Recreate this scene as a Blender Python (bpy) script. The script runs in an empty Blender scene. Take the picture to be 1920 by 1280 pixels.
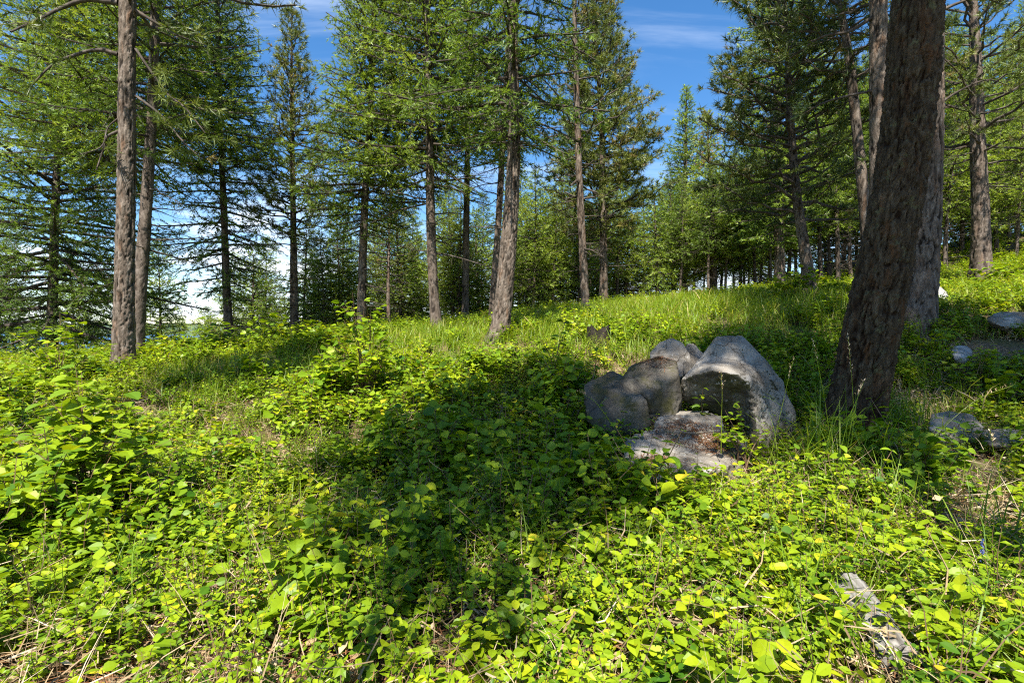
import bpy, bmesh, math, random
import numpy as np
from mathutils import Vector, Matrix
from mathutils.bvhtree import BVHTree

# ------------------------------------------------------------------ camera, world, sun, exposure
scene = bpy.context.scene
COL = scene.collection
CAM_Z = 1.4
PITCH = math.radians(-1.49)
cam_data = bpy.data.cameras.new('camera')
cam_data.sensor_width = 36.0
cam_data.lens = 18.0
cam_data.clip_start = 0.05
cam_data.clip_end = 60000.0
cam = bpy.data.objects.new('camera', cam_data)
COL.objects.link(cam)
cam.location = (0, 0, CAM_Z)
cam.rotation_euler = (math.radians(90) + PITCH, 0, 0)
scene.camera = cam

SUN_EL = math.radians(57)
SUN_AZ = math.atan2(-0.22, -0.975)            # the sun stands behind the viewer, to the left
sun_vec = Vector((math.sin(SUN_AZ) * math.cos(SUN_EL), math.cos(SUN_AZ) * math.cos(SUN_EL), math.sin(SUN_EL)))
sun_data = bpy.data.lights.new('sun', 'SUN')
sun_data.energy = 5.0
sun_data.angle = math.radians(0.53)
sun_data.color = (1.0, 0.95, 0.86)
sun = bpy.data.objects.new('sun', sun_data)
COL.objects.link(sun)
sun.rotation_euler = (-sun_vec).to_track_quat('-Z', 'Y').to_euler()

world = bpy.data.worlds.new('World')
scene.world = world
world.use_nodes = True
wn, wl = world.node_tree.nodes, world.node_tree.links
wn.clear()
w_out = wn.new('ShaderNodeOutputWorld')
w_bg = wn.new('ShaderNodeBackground')
w_bg.inputs['Strength'].default_value = 0.082
w_sky = wn.new('ShaderNodeTexSky')
w_sky.sky_type = 'NISHITA'
w_sky.sun_disc = False
w_sky.sun_elevation = SUN_EL
w_sky.sun_rotation = SUN_AZ
w_sky.altitude = 900
w_sky.air_density = 1.0
w_sky.dust_density = 0.4
w_sky.ozone_density = 2.0
w_hs = wn.new('ShaderNodeHueSaturation')
w_hs.inputs['Saturation'].default_value = 1.28
w_hs.inputs['Value'].default_value = 1.05
wl.new(w_sky.outputs[0], w_hs.inputs['Color'])
w_tc = wn.new('ShaderNodeTexCoord')
w_sep = wn.new('ShaderNodeSeparateXYZ')
wl.new(w_tc.outputs['Generated'], w_sep.inputs[0])


def wmath(op, a, b=None, clamp=False):
    n = wn.new('ShaderNodeMath')
    n.operation = op
    n.use_clamp = clamp
    for i, v in enumerate((a, b)):
        if v is None:
            continue
        if isinstance(v, (int, float)):
            n.inputs[i].default_value = v
        else:
            wl.new(v, n.inputs[i])
    return n.outputs[0]


def wramp(fac, p0, p1):
    n = wn.new('ShaderNodeMapRange')
    n.interpolation_type = 'SMOOTHSTEP'
    wl.new(fac, n.inputs['Value'])
    n.inputs['From Min'].default_value = p0
    n.inputs['From Max'].default_value = p1
    return n.outputs[0]


z_pos = wmath('MAXIMUM', w_sep.outputs['Z'], 0.0)
den = wmath('ADD', z_pos, 0.12)
cx_ = wmath('DIVIDE', w_sep.outputs['X'], den)
cy_ = wmath('DIVIDE', w_sep.outputs['Y'], den)
w_cmb = wn.new('ShaderNodeCombineXYZ')
wl.new(cx_, w_cmb.inputs[0])
wl.new(cy_, w_cmb.inputs[1])
# cumulus banks low over the horizon
n1 = wn.new('ShaderNodeTexNoise')
n1.inputs['Scale'].default_value = 0.9
n1.inputs['Detail'].default_value = 8
n1.inputs['Roughness'].default_value = 0.58
wl.new(w_cmb.outputs[0], n1.inputs['Vector'])
low = wmath('SUBTRACT', 1.0, wramp(z_pos, 0.02, 0.42))
lowthr = wmath('ADD', n1.outputs[0], wmath('MULTIPLY', low, 0.25))
cum = wramp(lowthr, 0.66, 0.84)
# thin streaks of cirrus higher up
mp = wn.new('ShaderNodeMapping')
mp.inputs['Rotation'].default_value = (0, 0, 0.9)
mp.inputs['Scale'].default_value = (0.35, 1.8, 1.0)
wl.new(w_cmb.outputs[0], mp.inputs['Vector'])
n2 = wn.new('ShaderNodeTexNoise')
n2.inputs['Scale'].default_value = 1.3
n2.inputs['Detail'].default_value = 7
n2.inputs['Roughness'].default_value = 0.6
n2.inputs['Distortion'].default_value = 0.6
wl.new(mp.outputs[0], n2.inputs['Vector'])
cir = wmath('MULTIPLY', wramp(n2.outputs[0], 0.48, 0.85), 0.42)
cl = wmath('MAXIMUM', cum, cir, clamp=True)
w_mix = wn.new('ShaderNodeMixRGB')
wl.new(cl, w_mix.inputs[0])
wl.new(w_hs.outputs[0], w_mix.inputs[1])
w_mix.inputs[2].default_value = (6.6, 7.2, 8.0, 1)
wl.new(w_mix.outputs[0], w_bg.inputs['Color'])
wl.new(w_bg.outputs[0], w_out.inputs[0])

vs = scene.view_settings
vs.view_transform = 'Standard'
vs.look = 'None'
vs.gamma = 1.0
vs.use_curve_mapping = False
vs.exposure = 1.48
scene.cycles.max_bounces = 4
scene.cycles.diffuse_bounces = 2
scene.cycles.glossy_bounces = 2
scene.cycles.transmission_bounces = 4
scene.cycles.transparent_max_bounces = 4
scene.cycles.use_adaptive_sampling = True
scene.cycles.adaptive_threshold = 0.02
scene.cycles.use_denoising = False
scene.cycles.filter_width = 1.15

rng = np.random.default_rng(7)
random.seed(7)


# ------------------------------------------------------------------ picture point -> place
def at(px, py, Y):
    u, v = (px - 960.0) / 960.0, (640.0 - py) / 960.0
    c, s = math.cos(PITCH), math.sin(PITCH)
    d = np.array([u, c - v * s, s + v * c])
    return np.array([0, 0, CAM_Z]) + d * (Y / d[1])


# ------------------------------------------------------------------ numeric noise
def _hash(ix, iy, iz, seed):
    h = (ix.astype(np.int64) * 374761393 + iy.astype(np.int64) * 668265263 + iz.astype(np.int64) * 2147483647 + seed * 974634777) & 0xFFFFFFFF
    h = ((h ^ (h >> 13)) * 1274126177) & 0xFFFFFFFF
    h = ((h ^ (h >> 16)) * 2246822519) & 0xFFFFFFFF
    return ((h ^ (h >> 15)) & 0xFFFFFF) / float(0xFFFFFF)


def vnoise(P, seed=0):
    P = np.asarray(P, float)
    i = np.floor(P).astype(np.int64)
    f = P - i
    f = f * f * (3 - 2 * f)
    r = 0
    for dx in (0, 1):
        for dy in (0, 1):
            for dz in (0, 1):
                w = (f[:, 0] if dx else 1 - f[:, 0]) * (f[:, 1] if dy else 1 - f[:, 1]) * (f[:, 2] if dz else 1 - f[:, 2])
                r = r + w * _hash(i[:, 0] + dx, i[:, 1] + dy, i[:, 2] + dz, seed)
    return r * 2 - 1


def fbm(P, octaves=4, seed=0, rough=0.5):
    a, s, r = 1.0, 1.0, 0
    for o in range(octaves):
        r = r + a * vnoise(np.asarray(P) * s + o * 17.3, seed + o)
        a *= rough
        s *= 2.03
    return r


def worley(u, v, nu, seed=0, jit=0.9):
    """F1, F2 and a cell id on a sheet that wraps in u every nu cells."""
    iu, iv = np.floor(u).astype(np.int64), np.floor(v).astype(np.int64)
    f1 = np.full(u.shape, 9.0)
    f2 = np.full(u.shape, 9.0)
    cid = np.zeros(u.shape)
    zz = np.zeros_like(iu)
    for du in (-1, 0, 1):
        for dv in (-1, 0, 1):
            cu, cv = iu + du, iv + dv
            wu = np.mod(cu, nu)
            px = cu + 0.5 + jit * (_hash(wu, cv, zz, seed) - 0.5)
            py = cv + 0.5 + jit * (_hash(wu, cv, zz + 1, seed) - 0.5)
            d = np.hypot(u - px, v - py)
            idv = _hash(wu, cv, zz + 2, seed)
            closer = d < f1
            f2 = np.where(closer, f1, np.minimum(f2, d))
            cid = np.where(closer, idv, cid)
            f1 = np.where(closer, d, f1)
    return f1, f2, cid


def sstep(x, a, b):
    t = np.clip((x - a) / (b - a), 0, 1)
    return t * t * (3 - 2 * t)


def unit(v):
    return v / np.maximum(np.linalg.norm(v, axis=-1, keepdims=True), 1e-9)


# ------------------------------------------------------------------ mesh collector
class MB:
    def __init__(self):
        self.V, self.T, self.A, self.M, self.n = [], [], [], [], 0

    def add(self, V, T, tint=0.5, mat=0):
        V = np.asarray(V, float).reshape(-1, 3)
        T = np.asarray(T, np.int64).reshape(-1, 3)
        self.V.append(V)
        self.T.append(T + self.n)
        self.A.append(np.broadcast_to(np.asarray(tint, float), (len(V),)).copy())
        self.M.append(np.full(len(T), mat, np.int32))
        self.n += len(V)

    def mesh(self, name, mats, smooth=False):
        V, T = np.concatenate(self.V), np.concatenate(self.T)
        A, M = np.concatenate(self.A), np.concatenate(self.M)
        me = bpy.data.meshes.new(name)
        me.vertices.add(len(V))
        me.vertices.foreach_set('co', V.astype(np.float32).ravel())
        me.loops.add(len(T) * 3)
        me.loops.foreach_set('vertex_index', T.astype(np.int32).ravel())
        me.polygons.add(len(T))
        me.polygons.foreach_set('loop_start', np.arange(0, len(T) * 3, 3, dtype=np.int32))
        me.polygons.foreach_set('material_index', M)
        me.polygons.foreach_set('use_smooth', np.full(len(T), smooth, bool))
        at_ = me.attributes.new('tint', 'FLOAT', 'POINT')
        at_.data.foreach_set('value', A.astype(np.float32))
        for m in mats:
            me.materials.append(m)
        me.update(calc_edges=True)
        return me


def frames(P):
    P = np.asarray(P, float)
    t = np.gradient(P, axis=0)
    t = unit(t)
    ref = np.array([1.0, 0, 0]) if abs(t[:, 2]).mean() > 0.6 else np.array([0, 0, 1.0])
    a = unit(np.cross(t, ref))
    b = np.cross(t, a)
    return a, b, t


def tube(B, P, R, sides=5, tint=0.5, mat=0, cap=True):
    P, R = np.asarray(P, float), np.asarray(R, float)
    n = len(P)
    a, b, t = frames(P)
    th = np.arange(sides) * 2 * math.pi / sides
    V = P[:, None] + R[:, None, None] * (np.cos(th)[None, :, None] * a[:, None] + np.sin(th)[None, :, None] * b[:, None])
    i, j = np.meshgrid(np.arange(n - 1), np.arange(sides), indexing='ij')
    k = (j + 1) % sides
    q = np.stack([i * sides + j, i * sides + k, (i + 1) * sides + k, (i + 1) * sides + j], -1).reshape(-1, 4)
    T = np.concatenate([q[:, [0, 1, 2]], q[:, [0, 2, 3]]])
    V = V.reshape(-1, 3)
    if cap:
        V = np.concatenate([V, P[:1], P[-1:]])
        c0, c1 = n * sides, n * sides + 1
        j = np.arange(sides)
        k = (j + 1) % sides
        T = np.concatenate([T, np.stack([np.full(sides, c0), k, j], -1), np.stack([np.full(sides, c1), (n - 1) * sides + j, (n - 1) * sides + k], -1)])
    B.add(V, T, tint, mat)


def sticks(B, P0, P1, r0, r1, tint=0.5, mat=0):
    """Many thin three-sided twigs at once."""
    m = len(P0)
    if not m:
        return
    d = unit(P1 - P0)
    a = unit(np.cross(d, np.array([0.31, 0.2, 0.93])))
    b = np.cross(d, a)
    r0 = np.broadcast_to(np.asarray(r0, float), (m,))[:, None]
    r1 = np.broadcast_to(np.asarray(r1, float), (m,))[:, None]
    V = []
    for r, P in ((r0, P0), (r1, P1)):
        for k in range(3):
            th = k * 2.0944
            V.append(P + r * (math.cos(th) * a + math.sin(th) * b))
    V = np.stack(V, 1).reshape(-1, 3)
    t = np.array([[0, 1, 4], [0, 4, 3], [1, 2, 5], [1, 5, 4], [2, 0, 3], [2, 3, 5]])
    T = (np.arange(m) * 6)[:, None, None] + t[None]
    B.add(V, T, np.repeat(np.broadcast_to(np.asarray(tint, float), (m,)), 6), mat)


def link(name, mesh, parent=None, **props):
    o = bpy.data.objects.new(name, mesh)
    COL.objects.link(o)
    if parent is not None:
        o.parent = parent
    for k, v in props.items():
        o[k] = v
    return o


def thing(name, label, cat, loc=(0, 0, 0), group=None):
    o = bpy.data.objects.new(name, None)
    o.empty_display_size = 0.2
    COL.objects.link(o)
    o.location = [float(c) for c in loc]
    o['label'] = label
    o['category'] = cat
    if group:
        o['group'] = group
    return o


# ------------------------------------------------------------------ materials
def new_mat(name):
    m = bpy.data.materials.new(name)
    m.use_nodes = True
    n, l = m.node_tree.nodes, m.node_tree.links
    n.clear()
    return m, n, l


def ramp(n, stops, interp='LINEAR'):
    r = n.new('ShaderNodeValToRGB')
    r.color_ramp.interpolation = interp
    e = r.color_ramp.elements
    while len(e) < len(stops):
        e.new(0.5)
    for i, (p, c) in enumerate(stops):
        e[i].position = p
        e[i].color = (*c, 1)
    return r


def foliage_mat(name, stops, trans=0.35, tcol=1.5, rough=0.45, gloss=0.06, rand=0.35, patch=0.0):
    m, n, l = new_mat(name)
    out = n.new('ShaderNodeOutputMaterial')
    att = n.new('ShaderNodeAttribute')
    att.attribute_name = 'tint'
    oi = n.new('ShaderNodeObjectInfo')
    mr = n.new('ShaderNodeMath')
    mr.operation = 'MULTIPLY_ADD'
    l.new(oi.outputs['Random'], mr.inputs[0])
    mr.inputs[1].default_value = rand
    mr.inputs[2].default_value = -rand / 2
    ad = n.new('ShaderNodeMath')
    ad.operation = 'ADD'
    l.new(att.outputs['Fac'], ad.inputs[0])
    l.new(mr.outputs[0], ad.inputs[1])
    fac = ad.outputs[0]
    if patch:
        tc = n.new('ShaderNodeNewGeometry')
        nz = n.new('ShaderNodeTexNoise')
        nz.inputs['Scale'].default_value = 0.9
        nz.inputs['Detail'].default_value = 3
        l.new(tc.outputs['Position'], nz.inputs['Vector'])
        m2 = n.new('ShaderNodeMath')
        m2.operation = 'MULTIPLY_ADD'
        l.new(nz.outputs[0], m2.inputs[0])
        m2.inputs[1].default_value = patch
        m2.inputs[2].default_value = -patch / 2
        a2 = n.new('ShaderNodeMath')
        a2.operation = 'ADD'
        l.new(fac, a2.inputs[0])
        l.new(m2.outputs[0], a2.inputs[1])
        fac = a2.outputs[0]
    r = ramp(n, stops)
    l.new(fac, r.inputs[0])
    dif = n.new('ShaderNodeBsdfPrincipled')
    dif.inputs['Roughness'].default_value = rough
    dif.inputs['Specular IOR Level'].default_value = gloss * 5
    l.new(r.outputs[0], dif.inputs['Base Color'])
    tr = n.new('ShaderNodeBsdfTranslucent')
    mc = n.new('ShaderNodeMixRGB')
    mc.blend_type = 'MULTIPLY'
    mc.inputs[0].default_value = 1.0
    l.new(r.outputs[0], mc.inputs[1])
    mc.inputs[2].default_value = (tcol * 1.08, tcol, tcol * 0.5, 1)
    l.new(mc.outputs[0], tr.inputs[0])
    mx = n.new('ShaderNodeMixShader')
    mx.inputs[0].default_value = trans
    l.new(dif.outputs[0], mx.inputs[1])
    l.new(tr.outputs[0], mx.inputs[2])
    l.new(mx.outputs[0], out.inputs[0])
    return m


LEAF = foliage_mat('broad_leaf', [(0.0, (0.040, 0.110, 0.006)), (0.4, (0.120, 0.205, 0.007)), (0.78, (0.225, 0.305, 0.007)), (0.97, (0.33, 0.36, 0.010)), (1.0, (0.42, 0.36, 0.02))], trans=0.30, tcol=1.6, gloss=0.05, rough=0.45, patch=0.5, rand=0.4)
GRASS = foliage_mat('grass_blade', [(0.0, (0.05, 0.13, 0.006)), (0.5, (0.150, 0.238, 0.010)), (0.85, (0.25, 0.30, 0.025)), (1.0, (0.38, 0.30, 0.12))], trans=0.38, tcol=1.6, gloss=0.07, patch=0.4)
FIR = foliage_mat('fir_needles', [(0.0, (0.030, 0.058, 0.010)), (0.5, (0.096, 0.160, 0.020)), (0.85, (0.185, 0.264, 0.030)), (1.0, (0.25, 0.31, 0.035))], trans=0.34, tcol=1.6, gloss=0.05, rand=0.25)
PINE = foliage_mat('pine_needles', [(0.0, (0.030, 0.052, 0.012)), (0.5, (0.105, 0.142, 0.026)), (0.85, (0.19, 0.215, 0.042)), (1.0, (0.26, 0.20, 0.07))], trans=0.2, tcol=1.5, gloss=0.07, rand=0.25)
RUST = foliage_mat('dead_needles', [(0.0, (0.16, 0.07, 0.03)), (1.0, (0.36, 0.17, 0.08))], trans=0.2, tcol=1.3)
DRY = foliage_mat('dry_stalk', [(0.0, (0.14, 0.09, 0.05)), (0.6, (0.34, 0.24, 0.13)), (1.0, (0.52, 0.42, 0.28))], trans=0.15, tcol=1.2)
STEM = foliage_mat('green_brown_stem', [(0.0, (0.06, 0.035, 0.02)), (1.0, (0.16, 0.10, 0.05))], trans=0.0)
PETAL = foliage_mat('blue_petal', [(0.0, (0.07, 0.10, 0.40)), (1.0, (0.20, 0.26, 0.62))], trans=0.25, tcol=1.2)


def bark_mat(name, crack, dark, mid, light, accent, scale=9.0, bump=0.5, lichen=None, vert=0.28):
    m, n, l = new_mat(name)
    out = n.new('ShaderNodeOutputMaterial')
    b = n.new('ShaderNodeBsdfPrincipled')
    b.inputs['Roughness'].default_value = 0.9
    b.inputs['Specular IOR Level'].default_value = 0.15
    tc = n.new('ShaderNodeTexCoord')
    mp_ = n.new('ShaderNodeMapping')
    mp_.inputs['Scale'].default_value = (1, 1, vert)
    l.new(tc.outputs['Object'], mp_.inputs[0])
    nz = n.new('ShaderNodeTexNoise')
    nz.inputs['Scale'].default_value = scale
    nz.inputs['Detail'].default_value = 8
    nz.inputs['Roughness'].default_value = 0.65
    l.new(mp_.outputs[0], nz.inputs['Vector'])
    r = ramp(n, [(0.30, dark), (0.5, mid), (0.66, light)])
    l.new(nz.outputs[0], r.inputs[0])
    # warm patches where plates have flaked
    nz2 = n.new('ShaderNodeTexNoise')
    nz2.inputs['Scale'].default_value = scale * 0.45
    nz2.inputs['Detail'].default_value = 5
    l.new(mp_.outputs[0], nz2.inputs['Vector'])
    r2 = ramp(n, [(0.55, (0, 0, 0)), (0.70, (1, 1, 1))])
    l.new(nz2.outputs[0], r2.inputs[0])
    mx = n.new('ShaderNodeMixRGB')
    l.new(r2.outputs[0], mx.inputs[0])
    l.new(r.outputs[0], mx.inputs[1])
    mx.inputs[2].default_value = (*accent, 1)
    col = mx.outputs[0]
    if lichen:
        nz3 = n.new('ShaderNodeTexNoise')
        nz3.inputs['Scale'].default_value = 7
        nz3.inputs['Detail'].default_value = 9
        nz3.inputs['Roughness'].default_value = 0.75
        l.new(tc.outputs['Object'], nz3.inputs['Vector'])
        r3 = ramp(n, [(0.56, (0, 0, 0)), (0.64, (1, 1, 1))])
        l.new(nz3.outputs[0], r3.inputs[0])
        mx3 = n.new('ShaderNodeMixRGB')
        l.new(r3.outputs[0], mx3.inputs[0])
        l.new(col, mx3.inputs[1])
        mx3.inputs[2].default_value = (*lichen, 1)
        col = mx3.outputs[0]
    # deep fissures carry their own tone (tint holds how far out a plate stands)
    att = n.new('ShaderNodeAttribute')
    att.attribute_name = 'tint'
    r4 = ramp(n, [(0.15, (1, 1, 1)), (0.62, (0, 0, 0))])
    l.new(att.outputs['Fac'], r4.inputs[0])
    mx4 = n.new('ShaderNodeMixRGB')
    l.new(r4.outputs[0], mx4.inputs[0])
    l.new(col, mx4.inputs[1])
    mx4.inputs[2].default_value = (*crack, 1)
    l.new(mx4.outputs[0], b.inputs['Base Color'])
    nb = n.new('ShaderNodeTexNoise')
    nb.inputs['Scale'].default_value = scale * 4
    nb.inputs['Detail'].default_value = 6
    l.new(mp_.outputs[0], nb.inputs['Vector'])
    bp = n.new('ShaderNodeBump')
    bp.inputs['Strength'].default_value = bump
    bp.inputs['Distance'].default_value = 0.03
    l.new(nb.outputs[0], bp.inputs['Height'])
    l.new(bp.outputs[0], b.inputs['Normal'])
    l.new(b.outputs[0], out.inputs[0])
    return m


BARK_PINE = bark_mat('pine_bark', (0.018, 0.013, 0.009), (0.056, 0.042, 0.031), (0.122, 0.095, 0.073), (0.225, 0.186, 0.152), (0.15, 0.092, 0.058), scale=18)
BARK_FIR = bark_mat('fir_bark', (0.026, 0.019, 0.015), (0.055, 0.042, 0.033), (0.115, 0.090, 0.070), (0.19, 0.155, 0.13), (0.14, 0.095, 0.066), scale=14)
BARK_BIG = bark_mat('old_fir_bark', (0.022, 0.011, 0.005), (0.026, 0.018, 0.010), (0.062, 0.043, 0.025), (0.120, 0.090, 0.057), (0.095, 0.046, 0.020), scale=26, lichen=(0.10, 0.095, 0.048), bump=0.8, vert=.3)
BARK_SHADED = bark_mat('shade_dark_stump', (0.010, 0.008, 0.006), (0.015, 0.012, 0.009), (0.030, 0.024, 0.018), (0.06, 0.05, 0.04), (0.04, 0.028, 0.02), scale=14)  # stump bark near-black: the shade it stands in is put into the colour
BARK_TWIG = bark_mat('twig_bark', (0.03, 0.024, 0.018), (0.035, 0.028, 0.022), (0.065, 0.053, 0.043), (0.13, 0.11, 0.095), (0.08, 0.058, 0.042), scale=6, bump=0.1)


def rock_mat(name, dark, mid, light, moss, moss_amt=0.55, pale=(0.52, 0.51, 0.48)):
    m, n, l = new_mat(name)
    out = n.new('ShaderNodeOutputMaterial')
    b = n.new('ShaderNodeBsdfPrincipled')
    b.inputs['Roughness'].default_value = 0.82
    b.inputs['Specular IOR Level'].default_value = 0.25
    tc = n.new('ShaderNodeTexCoord')
    nz = n.new('ShaderNodeTexNoise')
    nz.inputs['Scale'].default_value = 2.6
    nz.inputs['Detail'].default_value = 10
    nz.inputs['Roughness'].default_value = 0.62
    nz.inputs['Distortion'].default_value = 0.8
    l.new(tc.outputs['Object'], nz.inputs['Vector'])
    r = ramp(n, [(0.30, dark), (0.48, mid), (0.68, light)])
    l.new(nz.outputs[0], r.inputs[0])
    # bands and dark water streaks
    mp_ = n.new('ShaderNodeMapping')
    mp_.inputs['Rotation'].default_value = (0.5, 0.35, 0.2)
    mp_.inputs['Scale'].default_value = (1.2, 1.2, 3.0)
    l.new(tc.outputs['Object'], mp_.inputs[0])
    nb = n.new('ShaderNodeTexNoise')
    nb.inputs['Scale'].default_value = 1.6
    nb.inputs['Detail'].default_value = 6
    nb.inputs['Distortion'].default_value = 1.2
    l.new(mp_.outputs[0], nb.inputs['Vector'])
    rb = ramp(n, [(0.30, (0.70, 0.66, 0.62)), (0.5, (1, 1, 1))])
    l.new(nb.outputs[0], rb.inputs[0])
    mu = n.new('ShaderNodeMixRGB')
    mu.blend_type = 'MULTIPLY'
    mu.inputs[0].default_value = 1
    l.new(r.outputs[0], mu.inputs[1])
    l.new(rb.outputs[0], mu.inputs[2])
    # pale crustose lichen specks
    ns = n.new('ShaderNodeTexNoise')
    ns.inputs['Scale'].default_value = 26
    ns.inputs['Detail'].default_value = 5
    ns.inputs['Roughness'].default_value = 0.7
    l.new(tc.outputs['Object'], ns.inputs['Vector'])
    rs = ramp(n, [(0.60, (0, 0, 0)), (0.68, (1, 1, 1))])
    l.new(ns.outputs[0], rs.inputs[0])
    m1 = n.new('ShaderNodeMixRGB')
    l.new(rs.outputs[0], m1.inputs[0])
    l.new(mu.outputs[0], m1.inputs[1])
    m1.inputs[2].default_value = (*pale, 1)
    # fine fracture lines
    nw = n.new('ShaderNodeTexNoise')
    nw.inputs['Scale'].default_value = 2.2
    nw.inputs['Detail'].default_value = 5
    l.new(tc.outputs['Object'], nw.inputs['Vector'])
    mv = n.new('ShaderNodeMixRGB')
    mv.inputs[0].default_value = 0.28
    l.new(tc.outputs['Object'], mv.inputs[1])
    l.new(nw.outputs['Color'], mv.inputs[2])
    vo = n.new('ShaderNodeTexVoronoi')
    vo.feature = 'DISTANCE_TO_EDGE'
    vo.inputs['Scale'].default_value = 3.1
    l.new(mv.outputs[0], vo.inputs['Vector'])
    rv = ramp(n, [(0.0, (0.30, 0.27, 0.23)), (0.018, (1, 1, 1))])
    l.new(vo.outputs['Distance'], rv.inputs[0])
    mk = n.new('ShaderNodeMixRGB')
    mk.blend_type = 'MULTIPLY'
    mk.inputs[0].default_value = 0.85
    l.new(m1.outputs[0], mk.inputs[1])
    l.new(rv.outputs[0], mk.inputs[2])
    m1 = mk
    # ochre-green crust
    nm = n.new('ShaderNodeTexNoise')
    nm.inputs['Scale'].default_value = 3.7
    nm.inputs['Detail'].default_value = 9
    nm.inputs['Roughness'].default_value = 0.7
    l.new(tc.outputs['Object'], nm.inputs['Vector'])
    rm = ramp(n, [(moss_amt, (0, 0, 0)), (moss_amt + 0.12, (1, 1, 1))])
    l.new(nm.outputs[0], rm.inputs[0])
    m2 = n.new('ShaderNodeMixRGB')
    l.new(rm.outputs[0], m2.inputs[0])
    l.new(m1.outputs[0], m2.inputs[1])
    m2.inputs[2].default_value = (*moss, 1)
    l.new(m2.outputs[0], b.inputs['Base Color'])
    nf = n.new('ShaderNodeTexNoise')
    nf.inputs['Scale'].default_value = 16
    nf.inputs['Detail'].default_value = 9
    nf.inputs['Roughness'].default_value = 0.7
    l.new(tc.outputs['Object'], nf.inputs['Vector'])
    bp = n.new('ShaderNodeBump')
    bp.inputs['Strength'].default_value = 0.55
    bp.inputs['Distance'].default_value = 0.025
    l.new(nf.outputs[0], bp.inputs['Height'])
    l.new(bp.outputs[0], b.inputs['Normal'])
    l.new(b.outputs[0], out.inputs[0])
    return m


ROCK = rock_mat('grey_boulder', (0.095, 0.080, 0.060), (0.205, 0.180, 0.146), (0.36, 0.33, 0.285), (0.10, 0.088, 0.045), 0.60, pale=(0.38, 0.37, 0.34))
ROCK_DARK = rock_mat('moss_and_shade_boulder', (0.034, 0.028, 0.021), (0.078, 0.067, 0.052), (0.145, 0.128, 0.102), (0.05, 0.046, 0.016), 0.48, pale=(0.18, 0.17, 0.125))  # mossy rock; its dark tone also carries the shade of the overhang
ROCK_PALE = rock_mat('pale_boulder', (0.14, 0.13, 0.118), (0.27, 0.26, 0.24), (0.42, 0.41, 0.39), (0.14, 0.13, 0.08), 0.66)


def soil_mat():
    m, n, l = new_mat('forest_floor')
    out = n.new('ShaderNodeOutputMaterial')
    b = n.new('ShaderNodeBsdfPrincipled')
    b.inputs['Roughness'].default_value = 0.95
    b.inputs['Specular IOR Level'].default_value = 0.1
    g = n.new('ShaderNodeNewGeometry')
    nz = n.new('ShaderNodeTexNoise')
    nz.inputs['Scale'].default_value = 22
    nz.inputs['Detail'].default_value = 10
    nz.inputs['Roughness'].default_value = 0.75
    l.new(g.outputs['Position'], nz.inputs['Vector'])
    r = ramp(n, [(0.32, (0.045, 0.030, 0.018)), (0.5, (0.15, 0.10, 0.060)), (0.66, (0.32, 0.235, 0.145))])
    l.new(nz.outputs[0], r.inputs[0])
    n2_ = n.new('ShaderNodeTexNoise')
    n2_.inputs['Scale'].default_value = 0.7
    n2_.inputs['Detail'].default_value = 6
    l.new(g.outputs['Position'], n2_.inputs['Vector'])
    r2 = ramp(n, [(0.42, (0, 0, 0)), (0.6, (1, 1, 1))])
    l.new(n2_.outputs[0], r2.inputs[0])
    mx = n.new('ShaderNodeMixRGB')
    l.new(r2.outputs[0], mx.inputs[0])
    l.new(r.outputs[0], mx.inputs[1])
    mx.inputs[2].default_value = (0.075, 0.105, 0.018, 1)
    l.new(mx.outputs[0], b.inputs['Base Color'])
    bp = n.new('ShaderNodeBump')
    bp.inputs['Strength'].default_value = 0.8
    bp.inputs['Distance'].default_value = 0.04
    l.new(nz.outputs[0], bp.inputs['Height'])
    l.new(bp.outputs[0], b.inputs['Normal'])
    l.new(b.outputs[0], out.inputs[0])
    return m


SOIL = soil_mat()


def wood_mat():
    m, n, l = new_mat('weathered_wood')
    out = n.new('ShaderNodeOutputMaterial')
    b = n.new('ShaderNodeBsdfPrincipled')
    b.inputs['Roughness'].default_value = 0.85
    tc = n.new('ShaderNodeTexCoord')
    mp_ = n.new('ShaderNodeMapping')
    mp_.inputs['Scale'].default_value = (5.0, 26.0, 26.0)
    l.new(tc.outputs['Object'], mp_.inputs[0])
    nz = n.new('ShaderNodeTexNoise')
    nz.inputs['Scale'].default_value = 1.6
    nz.inputs['Detail'].default_value = 7
    nz.inputs['Distortion'].default_value = 0.4
    l.new(mp_.outputs[0], nz.inputs['Vector'])
    r = ramp(n, [(0.32, (0.045, 0.037, 0.03)), (0.5, (0.15, 0.138, 0.122)), (0.7, (0.27, 0.255, 0.235))])
    l.new(nz.outputs[0], r.inputs[0])
    l.new(r.outputs[0], b.inputs['Base Color'])
    bp = n.new('ShaderNodeBump')
    bp.inputs['Strength'].default_value = 0.7
    bp.inputs['Distance'].default_value = 0.01
    l.new(nz.outputs[0], bp.inputs['Height'])
    l.new(bp.outputs[0], b.inputs['Normal'])
    l.new(b.outputs[0], out.inputs[0])
    return m


WOOD = wood_mat()


def plain_mat(name, stops, scale, rough=0.9, spec=0.2):
    m, n, l = new_mat(name)
    out = n.new('ShaderNodeOutputMaterial')
    b = n.new('ShaderNodeBsdfPrincipled')
    b.inputs['Roughness'].default_value = rough
    b.inputs['Specular IOR Level'].default_value = spec
    g = n.new('ShaderNodeNewGeometry')
    nz = n.new('ShaderNodeTexNoise')
    nz.inputs['Scale'].default_value = scale
    nz.inputs['Detail'].default_value = 8
    l.new(g.outputs['Position'], nz.inputs['Vector'])
    r = ramp(n, stops)
    l.new(nz.outputs[0], r.inputs[0])
    l.new(r.outputs[0], b.inputs['Base Color'])
    l.new(b.outputs[0], out.inputs[0])
    return m


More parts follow.
